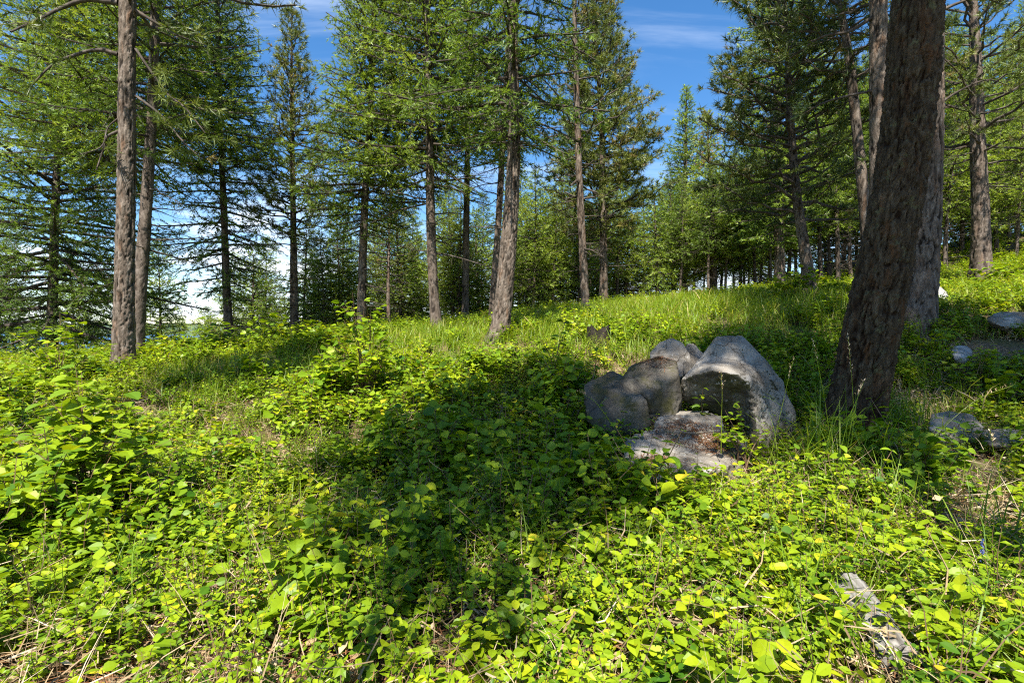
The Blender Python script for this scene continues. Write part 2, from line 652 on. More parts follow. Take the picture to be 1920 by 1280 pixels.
HILL = plain_mat('forested_hills', [(0.35, (0.04, 0.07, 0.05)), (0.6, (0.10, 0.13, 0.07))], 0.0012)
WATER = plain_mat('lake_water', [(0.3, (0.03, 0.11, 0.26)), (0.7, (0.05, 0.15, 0.32))], 0.0006, rough=0.35, spec=0.3)

# ------------------------------------------------------------------ the ground
CTRL = [(0, 0, 0), (0, 2, 0), (-2, 2, -.05), (2, 2, .02), (2.3, 5.0, .05), (3.6, 5.6, .16), (7.2, 9, 1.45), (15.5, 17, 2.8), (7.5, 13, 2.12),
        (7.2, 20, 2.4), (4.75, 19, 2.15), (2.15, 15, 1.78), (3.4, 19, 2.1), (1.7, 10, 1.1), (-.3, 11, 1.08), (-2.2, 14.5, 1.3), (-1.6, 18, 1.5),
        (-.6, 16, 1.5), (-4.7, 16, 1.1), (-8.1, 19, .75), (-9.4, 17, .7), (-7.6, 10, .5), (-9.1, 12.5, .5), (-16, 18, -.2), (-10, 9, .3),
        (-3, 6, -.02), (-1, 6, .05), (-4, 4, -.1), (4.5, 3.5, .12), (5.2, 5.6, .0), (6.0, 6.2, .2), (8.2, 8.5, 1.22), (9.1, 11, 1.88), (-10, 26, -1.6), (-15, 40, -9), (0, 40, -2.5), (8, 30, 1.9),
        (20, 30, 4.5), (24, 50, 6), (8, 50, -1), (0, 28, .9), (-40, 40, -16), (-22, 10, -1.5), (-30, 20, -6), (20, 0, 4), (22, 12, 3.6), (10, 0, 1.3), (11, 4, 1.7),
        (-10, 0, -.6), (0, -10, -.5), (0, -25, -1), (40, 20, 8), (40, 50, 10), (-30, -20, -4), (30, -20, 5), (-5, 32, -1.4), (14, 22, 3.1)]
CTRL = np.array(CTRL, float)


def _tps(r2):
    return np.where(r2 > 1e-9, 0.5 * r2 * np.log(np.maximum(r2, 1e-9)), 0)


_d2 = ((CTRL[:, None, :2] - CTRL[None, :, :2]) ** 2).sum(-1)
_K = _tps(_d2) + np.eye(len(CTRL)) * 0.6
_Pm = np.c_[np.ones(len(CTRL)), CTRL[:, :2]]
_A = np.block([[_K, _Pm], [_Pm.T, np.zeros((3, 3))]])
_w = np.linalg.solve(_A, np.r_[CTRL[:, 2], 0, 0, 0])


def tz(x, y, noise=True):
    x, y = np.atleast_1d(np.asarray(x, float)), np.atleast_1d(np.asarray(y, float))
    r = np.hypot(x, y)
    k = np.minimum(1, 48.0 / np.maximum(r, 1e-6))
    xs, ys = x * k, y * k
    out = np.zeros_like(x)
    for s in range(0, len(x), 20000):
        e = slice(s, s + 20000)
        d2 = (xs[e, None] - CTRL[None, :, 0]) ** 2 + (ys[e, None] - CTRL[None, :, 1]) ** 2
        out[e] = _tps(d2) @ _w[:-3] + _w[-3] + _w[-2] * xs[e] + _w[-1] * ys[e]
    over = np.maximum(r - 48, 0)
    side = x / np.maximum(r, 1e-6)
    slope = np.where(side > 0.35, 0.10 * (side - 0.35), 0.36 * (side - 0.35))
    out = out + slope * np.minimum(over, 1500)
    if noise:
        out = out + 0.05 * fbm(np.c_[x * 0.9, y * 0.9, np.zeros_like(x)], 3, 5) * np.clip(1.4 - r / 60, 0, 1)
    return np.maximum(out, -320)


def build_ground():
    nr, na = 170, 240
    rr = np.r_[0.0, np.geomspace(0.4, 5000, nr - 1)]
    th = np.linspace(0, 2 * math.pi, na, endpoint=False)
    X = (rr[:, None] * np.sin(th)[None]).ravel()
    Y = (rr[:, None] * np.cos(th)[None]).ravel()
    Z = tz(X, Y)
    i, j = np.meshgrid(np.arange(nr - 1), np.arange(na), indexing='ij')
    k = (j + 1) % na
    q = np.stack([i * na + j, i * na + k, (i + 1) * na + k, (i + 1) * na + j], -1).reshape(-1, 4)
    T = np.concatenate([q[:, [0, 2, 1]], q[:, [0, 3, 2]]])
    B = MB()
    B.add(np.c_[X, Y, Z], T)
    link('ground', B.mesh('ground', [SOIL], True), kind='structure')
    # the lake in the valley far below and the hills across it
    B = MB()
    B.add([(-30000, 300, -300), (30000, 300, -300), (30000, 27000, -300), (-30000, 27000, -300)], [[0, 1, 2], [0, 2, 3]])
    link('lake', B.mesh('lake', [WATER]), kind='structure')
    nx, ny = 240, 14
    xs = np.linspace(-42000, 42000, nx)
    v = np.linspace(0, 1, ny)
    X, V = np.meshgrid(xs, v)
    Yh = 25000 + 4200 * V
    ridge = 420 + 190 * fbm(np.c_[X.ravel() / 2600, V.ravel() * 1.2, 0 * V.ravel()], 5, 9).reshape(X.shape)
    Z = -310 + ridge * np.sin(np.clip(V, 0, 1) * math.pi * 0.5) ** 1.2
    i, j = np.meshgrid(np.arange(ny - 1), np.arange(nx - 1), indexing='ij')
    q = np.stack([i * nx + j, i * nx + j + 1, (i + 1) * nx + j + 1, (i + 1) * nx + j], -1).reshape(-1, 4)
    B = MB()
    B.add(np.c_[X.ravel(), Yh.ravel(), Z.ravel()], np.concatenate([q[:, [0, 1, 2]], q[:, [0, 2, 3]]]))
    link('hills', B.mesh('hills', [HILL], True), kind='structure')


build_ground()

# ------------------------------------------------------------------ rocks
BLOCK = []          # circles (x, y, r) where nothing is planted


def hull_mesh(groups, voxel, smooth, amp, freq, mats, seed, dents=(), origin=None, facet=0.0):
    """Rock from the union of convex hulls of corner points, weathered."""
    bm = bmesh.new()
    for pts in groups:
        vs_ = [bm.verts.new(p) for p in pts]
        r = bmesh.ops.convex_hull(bm, input=vs_)
        junk = [e for e in r['geom_interior'] if isinstance(e, bmesh.types.BMVert)]
        bmesh.ops.delete(bm, geom=junk, context='VERTS')
    bmesh.ops.recalc_face_normals(bm, faces=bm.faces)
    me = bpy.data.meshes.new('tmp')
    bm.to_mesh(me)
    bm.free()
    ob = bpy.data.objects.new('tmp', me)
    COL.objects.link(ob)
    md = ob.modifiers.new('r', 'REMESH')
    md.mode = 'VOXEL'
    md.voxel_size = voxel
    sm = ob.modifiers.new('s', 'SMOOTH')
    sm.iterations = smooth
    sm.factor = 0.5
    dg = bpy.context.evaluated_depsgraph_get()
    out = bpy.data.meshes.new_from_object(ob.evaluated_get(dg))
    bpy.data.objects.remove(ob)
    bpy.data.meshes.remove(me)
    n = len(out.vertices)
    V = np.empty(n * 3, np.float32)
    N = np.empty(n * 3, np.float32)
    out.vertices.foreach_get('co', V)
    out.vertices.foreach_get('normal', N)
    V, N = V.reshape(-1, 3).astype(float), N.reshape(-1, 3).astype(float)
    d = amp * fbm(V * freq, 5, seed, 0.52)
    ridge = 1 - np.abs(fbm(V * freq * 1.6 + 31, 3, seed + 5))
    d += -amp * 0.9 * sstep(ridge, 0.86, 0.99)
    for (c, rad, dep) in dents:
        q = np.linalg.norm(V - np.asarray(c), axis=1) / rad
        d -= dep * np.exp(-q * q)
    V = V + N * d[:, None]
    o = np.asarray(origin if origin is not None else (V.min(0) + V.max(0)) / 2 * [1, 1, 0] + [0, 0, V[:, 2].min()])
    out.vertices.foreach_set('co', (V - o).astype(np.float32).ravel())
    out.polygons.foreach_set('use_smooth', np.ones(len(out.polygons), bool))
    for m in mats:
        out.materials.append(m)
    out.update()
    return out, o, V


ROCKS = []


def rock(name, label, groups, mat, voxel=0.03, smooth=4, amp=0.03, freq=2.2, seed=1, dents=(), block=0.8, cat='boulder', group=None, under=None):
    G = [[tuple(at(*p)) for p in g] for g in groups]
    D = [(at(*c), r, d) for (c, r, d) in dents]
    me, o, V = hull_mesh(G, voxel, smooth, amp, freq, [mat], seed, D)
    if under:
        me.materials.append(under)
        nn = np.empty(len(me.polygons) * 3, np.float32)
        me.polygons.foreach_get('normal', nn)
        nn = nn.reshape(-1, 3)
        me.polygons.foreach_set('material_index', ((nn[:, 2] < 0.06) & (nn[:, 1] < 0.1) & (nn[:, 0] < 0.45)).astype(np.int32))  # overhanging front faces: mossy crust, with their shade painted in as darker colour
    ob = link(name, me, label=label, category=cat)
    if group:
        ob['group'] = group
    ob.location = [float(c) for c in o]
    ROCKS.append((ob, V))
    c = (V.min(0) + V.max(0)) / 2
    e = (V.max(0) - V.min(0)) / 2
    BLOCK.append((c[0], c[1], e[0] * block, e[1] * block))
    return ob


CL = 'boulder cluster under the leaning tree'
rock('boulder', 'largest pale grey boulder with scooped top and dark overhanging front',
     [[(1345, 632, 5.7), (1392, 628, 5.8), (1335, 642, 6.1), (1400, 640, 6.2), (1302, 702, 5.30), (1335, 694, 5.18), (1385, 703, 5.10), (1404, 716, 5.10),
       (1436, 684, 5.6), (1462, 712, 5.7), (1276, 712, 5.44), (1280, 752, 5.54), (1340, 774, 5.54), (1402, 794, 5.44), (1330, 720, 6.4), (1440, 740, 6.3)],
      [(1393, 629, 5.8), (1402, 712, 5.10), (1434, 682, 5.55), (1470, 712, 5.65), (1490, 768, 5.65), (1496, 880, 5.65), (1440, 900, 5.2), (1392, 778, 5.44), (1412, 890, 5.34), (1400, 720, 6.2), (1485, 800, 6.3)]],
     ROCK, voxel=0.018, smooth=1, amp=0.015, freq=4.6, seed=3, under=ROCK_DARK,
     dents=[((1346, 666, 5.45), 0.17, 0.11), ((1412, 668, 5.45), 0.11, 0.06), ((1448, 745, 5.45), 0.13, 0.05), ((1425, 800, 5.25), 0.12, 0.04)])
rock('boulder', 'dark angular boulder with leaf litter on top, left of the overhanging one',
     [[(1190, 684, 5.6), (1235, 667, 5.7), (1268, 676, 5.6), (1272, 700, 5.32), (1281, 748, 5.38), (1262, 790, 5.32), (1215, 742, 5.25), (1160, 716, 5.5), (1178, 690, 5.9), (1240, 690, 6.2), (1275, 800, 6.0), (1225, 830, 5.4)]],
     ROCK_DARK, voxel=0.02, smooth=1, amp=0.013, freq=5.0, seed=11)
rock('boulder', 'low dark mossy slab at the left end of the boulder pile',
     [[(1096, 722, 5.5), (1148, 692, 5.75), (1172, 704, 5.6), (1212, 752, 5.2), (1222, 800, 5.2), (1150, 830, 5.2), (1096, 790, 5.3), (1200, 760, 5.9), (1120, 745, 6.1)]],
     ROCK_DARK, voxel=0.02, smooth=1, amp=0.015, freq=4.6, seed=17)
rock('boulder', 'rounded grey boulder at the back left of the pile',
     [[(1218, 660, 6.2), (1236, 640, 6.3), (1262, 633, 6.35), (1280, 642, 6.3), (1294, 664, 6.2), (1300, 700, 6.05), (1262, 710, 6.0), (1220, 700, 6.05), (1225, 665, 6.8), (1290, 670, 6.8), (1260, 760, 6.3)]],
     ROCK, voxel=0.022, smooth=2, amp=0.016, freq=4.0, seed=23)
rock('rock', 'small wedge of grey rock between the rounded and the overhanging boulders',
     [[(1284, 645, 6.45), (1300, 642, 6.5), (1322, 664, 6.4), (1318, 692, 6.2), (1280, 704, 5.95), (1278, 686, 6.0), (1300, 668, 6.9), (1300, 740, 6.5)]],
     ROCK, voxel=0.025, smooth=3, amp=0.018, freq=3.2, seed=29, cat='rock')
rock('flat_rock', 'flat pale slab wedged beneath the overhanging boulder',
     [[(1226, 786, 5.15), (1262, 768, 5.45), (1330, 768, 5.45), (1358, 778, 5.2), (1358, 806, 4.98), (1300, 812, 4.9), (1240, 806, 4.98), (1230, 860, 5.2), (1350, 860, 5.2)]],
     ROCK, voxel=0.02, smooth=1, amp=0.026, freq=3.5, seed=31, cat='rock')
rock('flat_rock', 'broad speckled grey slab at the front of the boulder pile, strewn with needles',
     [[(1168, 822, 4.85), (1235, 793, 5.15), (1345, 797, 5.15), (1402, 826, 4.9), (1404, 862, 4.65), (1330, 885, 4.25), (1250, 912, 4.0), (1185, 908, 4.0), (1172, 862, 4.45), (1180, 960, 4.2), (1390, 940, 4.7), (1250, 960, 4.1)]],
     ROCK, voxel=0.022, smooth=1, amp=0.022, freq=4.2, seed=37, dents=[((1290, 835, 4.7), 0.3, 0.05)], cat='rock')
rock('boulder', 'small grey boulder on the far crest before the thin trunks',
     [[(1282, 553, 20), (1292, 544, 20.3), (1310, 542, 20.4), (1325, 548, 20.1), (1326, 560, 19.8), (1284, 562, 19.8), (1300, 556, 21), (1320, 556, 21)]], ROCK_DARK, voxel=0.06, smooth=3, amp=0.05, freq=1.5, seed=41)
rock('boulder', 'pale rock behind the sunlit furrowed trunk on the right',
     [[(1742, 556, 11), (1748, 538, 11.2), (1762, 536, 11.3), (1778, 548, 11.1), (1780, 562, 10.8), (1744, 570, 10.8), (1760, 556, 11.8), (1745, 560, 11.8)]], ROCK_PALE, voxel=0.04, smooth=3, amp=0.03, freq=2.2, seed=43)
rock('flat_rock', 'bright flat rock at the right edge on the sunlit slope',
     [[(1852, 592, 8.6), (1865, 585, 8.8), (1900, 588, 8.9), (1960, 590, 8.7), (1980, 612, 8.4), (1890, 616, 8.2), (1858, 604, 8.3), (1900, 590, 9.5), (1960, 592, 9.4), (1900, 640, 8.8)]], ROCK, voxel=0.035, smooth=2, amp=0.035, freq=2.6, seed=47, cat='rock')
rock('boulder', 'long low grey boulder in shade right of the leaning tree',
     [[(1745, 774, 5.6), (1775, 768, 5.8), (1820, 778, 5.8), (1845, 800, 5.6), (1835, 830, 5.4), (1758, 828, 5.4), (1740, 800, 5.5), (1780, 800, 6.4), (1830, 815, 6.3), (1790, 860, 5.7)]], ROCK, voxel=0.028, smooth=4, amp=0.025, freq=2.6, seed=53)
rock('rock', 'low tail of grey stone running to the right edge in shade',
     [[(1838, 804, 5.5), (1880, 798, 5.6), (1930, 808, 5.5), (1960, 832, 5.3), (1860, 838, 5.2), (1840, 828, 5.3), (1880, 820, 6.0), (1930, 860, 5.5)]], ROCK, voxel=0.028, smooth=3, amp=0.02, freq=2.8, seed=59, cat='rock')
rock('rock', 'small pale stone half hidden in shaded leaves right of the leaning tree',
     [[(1782, 655, 7.6), (1795, 648, 7.7), (1812, 650, 7.7), (1824, 660, 7.6), (1815, 670, 7.4), (1786, 670, 7.4), (1800, 655, 8.0), (1800, 700, 7.6)]], ROCK_PALE, voxel=0.03, smooth=3, amp=0.02, freq=3, seed=61, cat='rock')


# ------------------------------------------------------------------ trunks
def spline(pts, n):
    pts = np.asarray(pts, float)
    t = np.arange(len(pts))
    P = np.vstack([2 * pts[0] - pts[1], pts, 2 * pts[-1] - pts[-2]])
    s = np.linspace(0, len(pts) - 1, n)
    i = np.minimum(s.astype(int), len(pts) - 2)
    f = (s - i)[:, None]
    p0, p1, p2, p3 = P[i], P[i + 1], P[i + 2], P[i + 3]
    return 0.5 * (2 * p1 + (p2 - p0) * f + (2 * p0 - 5 * p1 + 4 * p2 - p3) * f ** 2 + (3 * p1 - p0 - 3 * p2 + p3) * f ** 3)


class Trunk:
    """Centre line and radius of a stem through picture points at one distance."""

    def __init__(self, pts, depth, ztop, sink=0.8):
        c = []
        for (px, py, w) in pts:
            p = at(px, py, depth)
            c.append([p[0], p[1], p[2], w / 1920.0 * depth / math.hypot(1, (px - 960) / 960.0)])
        c = np.array(c)
        b = c[0].copy()
        d = (c[0] - c[1])
        d = d / abs(d[2]) * sink
        b[:3] += d[:3]
        b[3] *= 1.12
        top = c[-1].copy()
        if ztop > top[2] + 0.6:
            s = (c[-1, :2] - c[-2, :2]) / max(c[-1, 2] - c[-2, 2], 0.1)
            h = ztop - top[2]
            m1 = np.r_[top[:2] + s * h * 0.45, top[2] + h * 0.5, top[3] * 0.55]
            m2 = np.r_[top[:2] + s * h * 0.7, ztop, 0.012]
            c = np.vstack([b, c, m1, m2])
        else:
            c = np.vstack([b, c])
            c[-1, 3] = 0.012
        self.curve = spline(c, 160)
        self.z0, self.zt = c[0, 2], self.curve[-1, 2]
        self.base = np.array([c[1, 0], c[1, 1], c[1, 2]])

    def at(self, z):
        z = np.asarray(z, float)
        return np.stack([np.interp(z, self.curve[:, 2], self.curve[:, k]) for k in range(2)], -1)

    def rad(self, z):
        return np.interp(z, self.curve[:, 2], self.curve[:, 3])

    def mesh(self, name, mat, step, zfine, bark=0.02, cell=(0.09, 0.17), seed=1, flare=1.0, origin=None):
        z = [self.z0]
        while z[-1] < self.zt:
            z.append(z[-1] + (step if z[-1] < zfine else step * (4 if z[-1] < zfine + 3 else 12)))
        z = np.array(z[:-1] + [self.zt])
        R = np.maximum(self.rad(z), 0.01)
        R0 = self.rad(self.base[2] + 1.0)
        na = int(np.clip(2 * math.pi * R0 / step, 10, 190))
        th = np.linspace(0, 2 * math.pi, na, endpoint=False)
        TH, Zg = np.meshgrid(th, z)
        C = self.at(z)
        hz = np.maximum(z - self.base[2], 0)
        fl = 1 + 0.22 * flare * np.exp(-hz / (R0 * 1.3))
        fu, fv = 1.0 / cell[0], 1.0 / cell[1]
        Q = np.c_[np.cos(TH).ravel() * R0 * fu, np.sin(TH).ravel() * R0 * fu, Zg.ravel() * fv]
        wq = np.c_[vnoise(Q * .8 + 5, seed + 3), vnoise(Q * .8 + 9, seed + 4), vnoise(Q * .9 + 2, seed + 6)]
        Q1 = Q + .55 * wq
        a1 = np.abs(vnoise(Q1 * .62, seed) + .45 * vnoise(Q1 * 1.4 + 3, seed + 7))
        a2 = np.abs(vnoise(Q1 * np.array([1.25, 1.25, 1.0]) + 11, seed + 9) + .35 * vnoise(Q1 * 2.6, seed + 10))
        plate = (.62 * sstep(a1, .0, .20) + .38 * sstep(a2, .0, .20)).reshape(TH.shape)
        deep = np.abs(vnoise(Q1 * np.array([.36, .36, .13]) + 21, seed + 12) + .25 * vnoise(Q1 * .8, seed + 13))
        plate = plate * (.35 + .65 * sstep(deep, .0, .16)).reshape(TH.shape)
        fine = fbm(Q1 * np.array([2.6, 2.6, 2.2]), 4, seed + 1, .6).reshape(TH.shape)
        nxy = np.c_[np.cos(TH).ravel() * R0 * 1.0, np.sin(TH).ravel() * R0, Zg.ravel()]
        big = fbm(nxy * np.array([3.2, 3.2, 0.9]) + seed, 3, seed + 2).reshape(TH.shape)
        scale = np.clip(R / R0, 0.15, 1.2)[:, None]
        lobes = 0.05 * R[:, None] * np.cos(TH * 5 + seed) * np.exp(-hz / 0.35)[:, None] * flare
        disp = bark * scale * (plate - 0.7 + 0.42 * fine) + 0.05 * R[:, None] * big + lobes
        rr = R[:, None] * fl[:, None] + disp
        V = np.stack([C[:, 0:1] + rr * np.cos(TH), C[:, 1:2] + rr * np.sin(TH), Zg], -1).reshape(-1, 3)
        if origin is not None:
            V = V - np.asarray(origin)
        n = len(z)
        i, j = np.meshgrid(np.arange(n - 1), np.arange(na), indexing='ij')
        k = (j + 1) % na
        q = np.stack([i * na + j, i * na + k, (i + 1) * na + k, (i + 1) * na + j], -1).reshape(-1, 4)
        B = MB()
        tint = np.clip(plate * 0.80 + 0.22 * fine, 0, 1).ravel()
        B.add(V, np.concatenate([q[:, [0, 1, 2]], q[:, [0, 2, 3]]]), tint)
        return B.mesh(name, [mat], True)


# ------------------------------------------------------------------ conifer foliage
def fir_shoots(B, P, D, L, r, tint, mat=1, w=0.20, side=2):
    """Needle-clad shoots: a kite along the shoot and blades on both sides."""
    m = len(P)
    if not m:
        return
    L = L[:, None]
    up = unit(np.array([0, -0.35, 0.8]) + r.normal(0, 0.75, (m, 3)))
    S = unit(np.cross(D, up))
    U = np.cross(S, D)
    wd = w * L * 0.5
    V = [P, P + D * L * 0.45 + S * wd, P + D * L + U * L * r.normal(0, .08, (m, 1)), P + D * L * 0.45 - S * wd]
    t = [[0, 1, 2], [0, 2, 3]]
    k = 4
    for s in range(side):
        f0 = 0.12 + 0.4 * s / max(side - 1, 1)
        for sg in (-1, 1):
            b = P + D * L * f0
            dirn = unit(D * 0.75 + S * sg * (0.62 + r.uniform(-.15, .25, (m, 1))) + U * r.normal(0, 0.28, (m, 1)))
            ll = L * (0.62 - 0.12 * s) * r.uniform(.8, 1.2, (m, 1))
            V += [b - D * ll * .09, b + D * ll * .12, b + dirn * ll]
            t.append([k, k + 1, k + 2])
            k += 3
    V = np.stack(V, 1)
    T = (np.arange(m) * k)[:, None, None] + np.array(t)[None]
    B.add(V.reshape(-1, 3), T, np.repeat(tint, k), mat)


def pine_tufts(B, P, D, L, r, tint, mat=1, n=16, w=0.0085):
    m = len(P)
    if not m:
        return
    a = unit(np.cross(D, np.array([0.2, 0.35, 0.9])))
    b = np.cross(D, a)
    ph = r.uniform(0, 2 * math.pi, (m, n))
    ang = np.radians(r.uniform(12, 88, (m, n)))
    dirn = (np.cos(ang)[..., None] * D[:, None] + np.sin(ang)[..., None] * (np.cos(ph)[..., None] * a[:, None] + np.sin(ph)[..., None] * b[:, None]))
    ll = L[:, None] * r.uniform(.75, 1.15, (m, n))
    base = P[:, None] - D[:, None] * (L[:, None] * r.uniform(0, .55, (m, n)))[..., None]
    tip = base + dirn * ll[..., None]
    tip[..., 2] -= 0.10 * ll
    sd = unit(np.cross(dirn, r.normal(0, 1, (m, n, 3)))) * (w * L[:, None] / 0.17)[..., None]
    V = np.stack([base + sd, base - sd, tip], 2).reshape(-1, 3)
    T = np.arange(m * n * 3).reshape(-1, 3)
    B.add(V, T, np.repeat(tint, n * 3), mat)


def branch_curve(base, az, elev, L, droop, tip, n=8):
    s = np.linspace(0, 1, n)
    h = np.array([math.sin(az), math.cos(az)])
    xy = base[None, :2] + h[None] * (s * L * math.cos(elev))[:, None]
    z = base[2] + L * (s * math.sin(elev) - droop * s ** 2 + tip * s ** 3)
    return np.c_[xy, z]


def grow(kind, W, F, curve, r, L, rad, dens=1.0, shoot=0.19, tint0=0.5, bare=0.2, fmat=0, tn=16, side=2, sec=0.42):
    """One limb: wood into W, foliage into F."""
    n = len(curve)
    tube(W, curve, np.linspace(rad, rad * 0.25 + 0.003, n), 5 if rad > 0.03 else 4, 0.6, 0, cap=False)
    sp = (0.15 if kind == 'fir' else 0.24) / dens
    K = max(3, int(L / sp))
    s = np.clip(bare + (1 - bare) * (np.arange(K) + r.uniform(0, 1, K)) / K, 0, 1)
    idx = s * (n - 1)
    i = np.minimum(idx.astype(int), n - 2)
    f = (idx - i)[:, None]
    P = curve[i] * (1 - f) + curve[i + 1] * f
    Tn = unit(curve[i + 1] - curve[i])
    side_v = unit(np.cross(Tn, np.array([0, 0, 1.0])))
    sg = np.where(np.arange(K) % 2 == 0, 1.0, -1.0)[:, None]
    l2 = (sec * L * (1 - 0.78 * s) * r.uniform(.35, 1.4, K) + 0.10)
    if kind == 'fir':
        ang = np.radians(r.uniform(42, 68, (K, 1)))
        D2 = unit(np.cos(ang) * Tn + np.sin(ang) * sg * side_v + np.array([0, 0, 1.0]) * r.normal(-0.15, 0.55, (K, 1)))
    else:
        ang = np.radians(r.uniform(25, 60, (K, 1)))
        D2 = unit(np.cos(ang) * Tn + np.sin(ang) * sg * side_v + np.array([0, 0, 1.0]) * r.normal(0.22, 0.22, (K, 1)))
    E2 = P + D2 * l2[:, None]
    sticks(W, P, E2, 0.006 + 0.004 * l2, 0.003, 0.6, 0)
    if kind == 'fir':
        ns = np.maximum(2, (l2 / (0.31 * shoot / dens)).astype(int))
        own = np.repeat(np.arange(K), ns)
        q = np.concatenate([(np.arange(c) + 1.0) / c for c in ns])
        m = len(own)
        sP = P[own] + D2[own] * (l2[own] * q)[:, None]
        sP[:, 2] -= 0.10 * l2[own] * q * q
        sv = unit(np.cross(D2[own], np.array([0, 0, 1.0])))
        ss = r.choice([-1.0, 1.0], m)[:, None]
        sa = np.radians(r.uniform(15, 62, (m, 1)))
        sD = unit(np.cos(sa) * D2[own] + np.sin(sa) * ss * sv + np.array([0, 0, 1.0]) * r.normal(0.05, .55, (m, 1)))
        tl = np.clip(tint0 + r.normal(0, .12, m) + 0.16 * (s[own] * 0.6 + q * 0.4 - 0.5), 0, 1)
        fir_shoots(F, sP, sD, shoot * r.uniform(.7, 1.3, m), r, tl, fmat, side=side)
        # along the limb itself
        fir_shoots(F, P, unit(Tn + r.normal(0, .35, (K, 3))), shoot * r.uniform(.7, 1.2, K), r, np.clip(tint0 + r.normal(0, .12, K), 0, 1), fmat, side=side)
    else:
        ns = np.maximum(1, np.round(l2 / (0.21 / dens)).astype(int))
        own = np.repeat(np.arange(K), ns)
        q = np.concatenate([1.0 - np.arange(c) / (c + 0.6) for c in ns])
        m = len(own)
        sv = r.normal(0, 1, (m, 3))
        sP = P[own] + D2[own] * (l2[own] * q)[:, None] + sv * 0.05
        sD = unit(D2[own] + sv * 0.30 + np.array([0, 0, .25]))
        tl = np.clip(tint0 + r.normal(0, .13, m), 0, 0.93)
        tl = np.where(r.uniform(0, 1, m) < 0.025, 1.0, tl)
        pine_tufts(F, sP, sD, shoot * r.uniform(.8, 1.2, m), r, tl, fmat, n=tn)


def dead_limb(W, base, az, r, L):
    c = branch_curve(base, az, r.uniform(-.25, .15), L, r.uniform(0, .25), r.uniform(0, .15), 6)
    c[1:, :2] += r.normal(0, .03, (5, 2)) * L
    tube(W, c, np.linspace(0.012 + 0.008 * L, 0.003, 6), 4, 0.8, 0, cap=False)
    K = int(4 + L * 6)
    i = r.integers(1, 5, K)
    P = c[i] + (c[i + 1] - c[i]) * r.uniform(0, 1, (K, 1)) if True else c[i]
    D = unit(unit(c[i + 1] - c[i]) + r.normal(0, .75, (K, 3)))
    E = P + D * (L * r.uniform(.1, .38, (K, 1)))
    sticks(W, P, E, 0.004, 0.002, 0.8, 0)
    P2 = P + (E - P) * r.uniform(.3, .9, (K, 1))
    sticks(W, P2, P2 + unit(D + r.normal(0, .8, (K, 3))) * L * 0.14, 0.003, 0.0015, 0.8, 0)


def crown(kind, W, F, tr, zb, R, nb, r, dens=1.0, shoot=0.19, tint0=0.5, shape=0.8, low=0.2, dead=(0, 0, 0), droop=None, azr=None, tn=16, side=2, maxz=None, rise=0.16):
    zt = tr.zt
    nb = int(nb * 1.35) if kind == 'fir' else int(nb * 1.2)
    for i in range(nb):
        u = ((i + r.uniform(0, 1)) / nb)
        u = u ** 0.92
        z = zb + (zt - 0.15 - zb) * u
        if maxz and z > maxz and r.uniform() < 0.6:
            continue
        az = i * 2.39996 + r.uniform(-.45, .45)
        if azr is not None:
            az = azr[0] + (azr[1] - azr[0]) * r.uniform()
        prof = (1 - u) ** shape * (low + (1 - low) * min(1.0, u / rise + 0.12)) + 0.06
        L = R * prof * r.uniform(.68, 1.18)
        if L < 0.12:
            L = 0.12
        c = tr.at(z)
        rd = float(tr.rad(z))
        if kind == 'fir':
            el = math.radians(-12 + 55 * u ** 1.1 + r.normal(0, 7))
            cur = branch_curve(np.r_[c, z], az, el, L, (0.16 if droop is None else droop) + .05 * r.normal(), 0.14, 7)
        else:
            el = math.radians(2 + 48 * u + r.normal(0, 9))
            cur = branch_curve(np.r_[c, z], az, el, L, (0.20 if droop is None else droop) + .06 * r.normal(), 0.30, 7)
            cur[1:-1] += r.normal(0, .03 * L, (5, 3))
        grow(kind, W, F, cur, r, L, min(0.012 + 0.014 * L, rd * 0.6), dens, shoot, tint0 + r.normal(0, .10), bare=0.14 if kind == 'fir' else 0.38, tn=tn, side=side)
    z0, z1, nd = dead
    for i in range(nd):
        z = r.uniform(z0, z1)
        dead_limb(W, np.r_[tr.at(z), z], r.uniform(0, 6.28), r, r.uniform(.5, 1.0) * R * 0.75)


TREES = {}


def shift(B, o):
    B.V = [v - o for v in B.V]


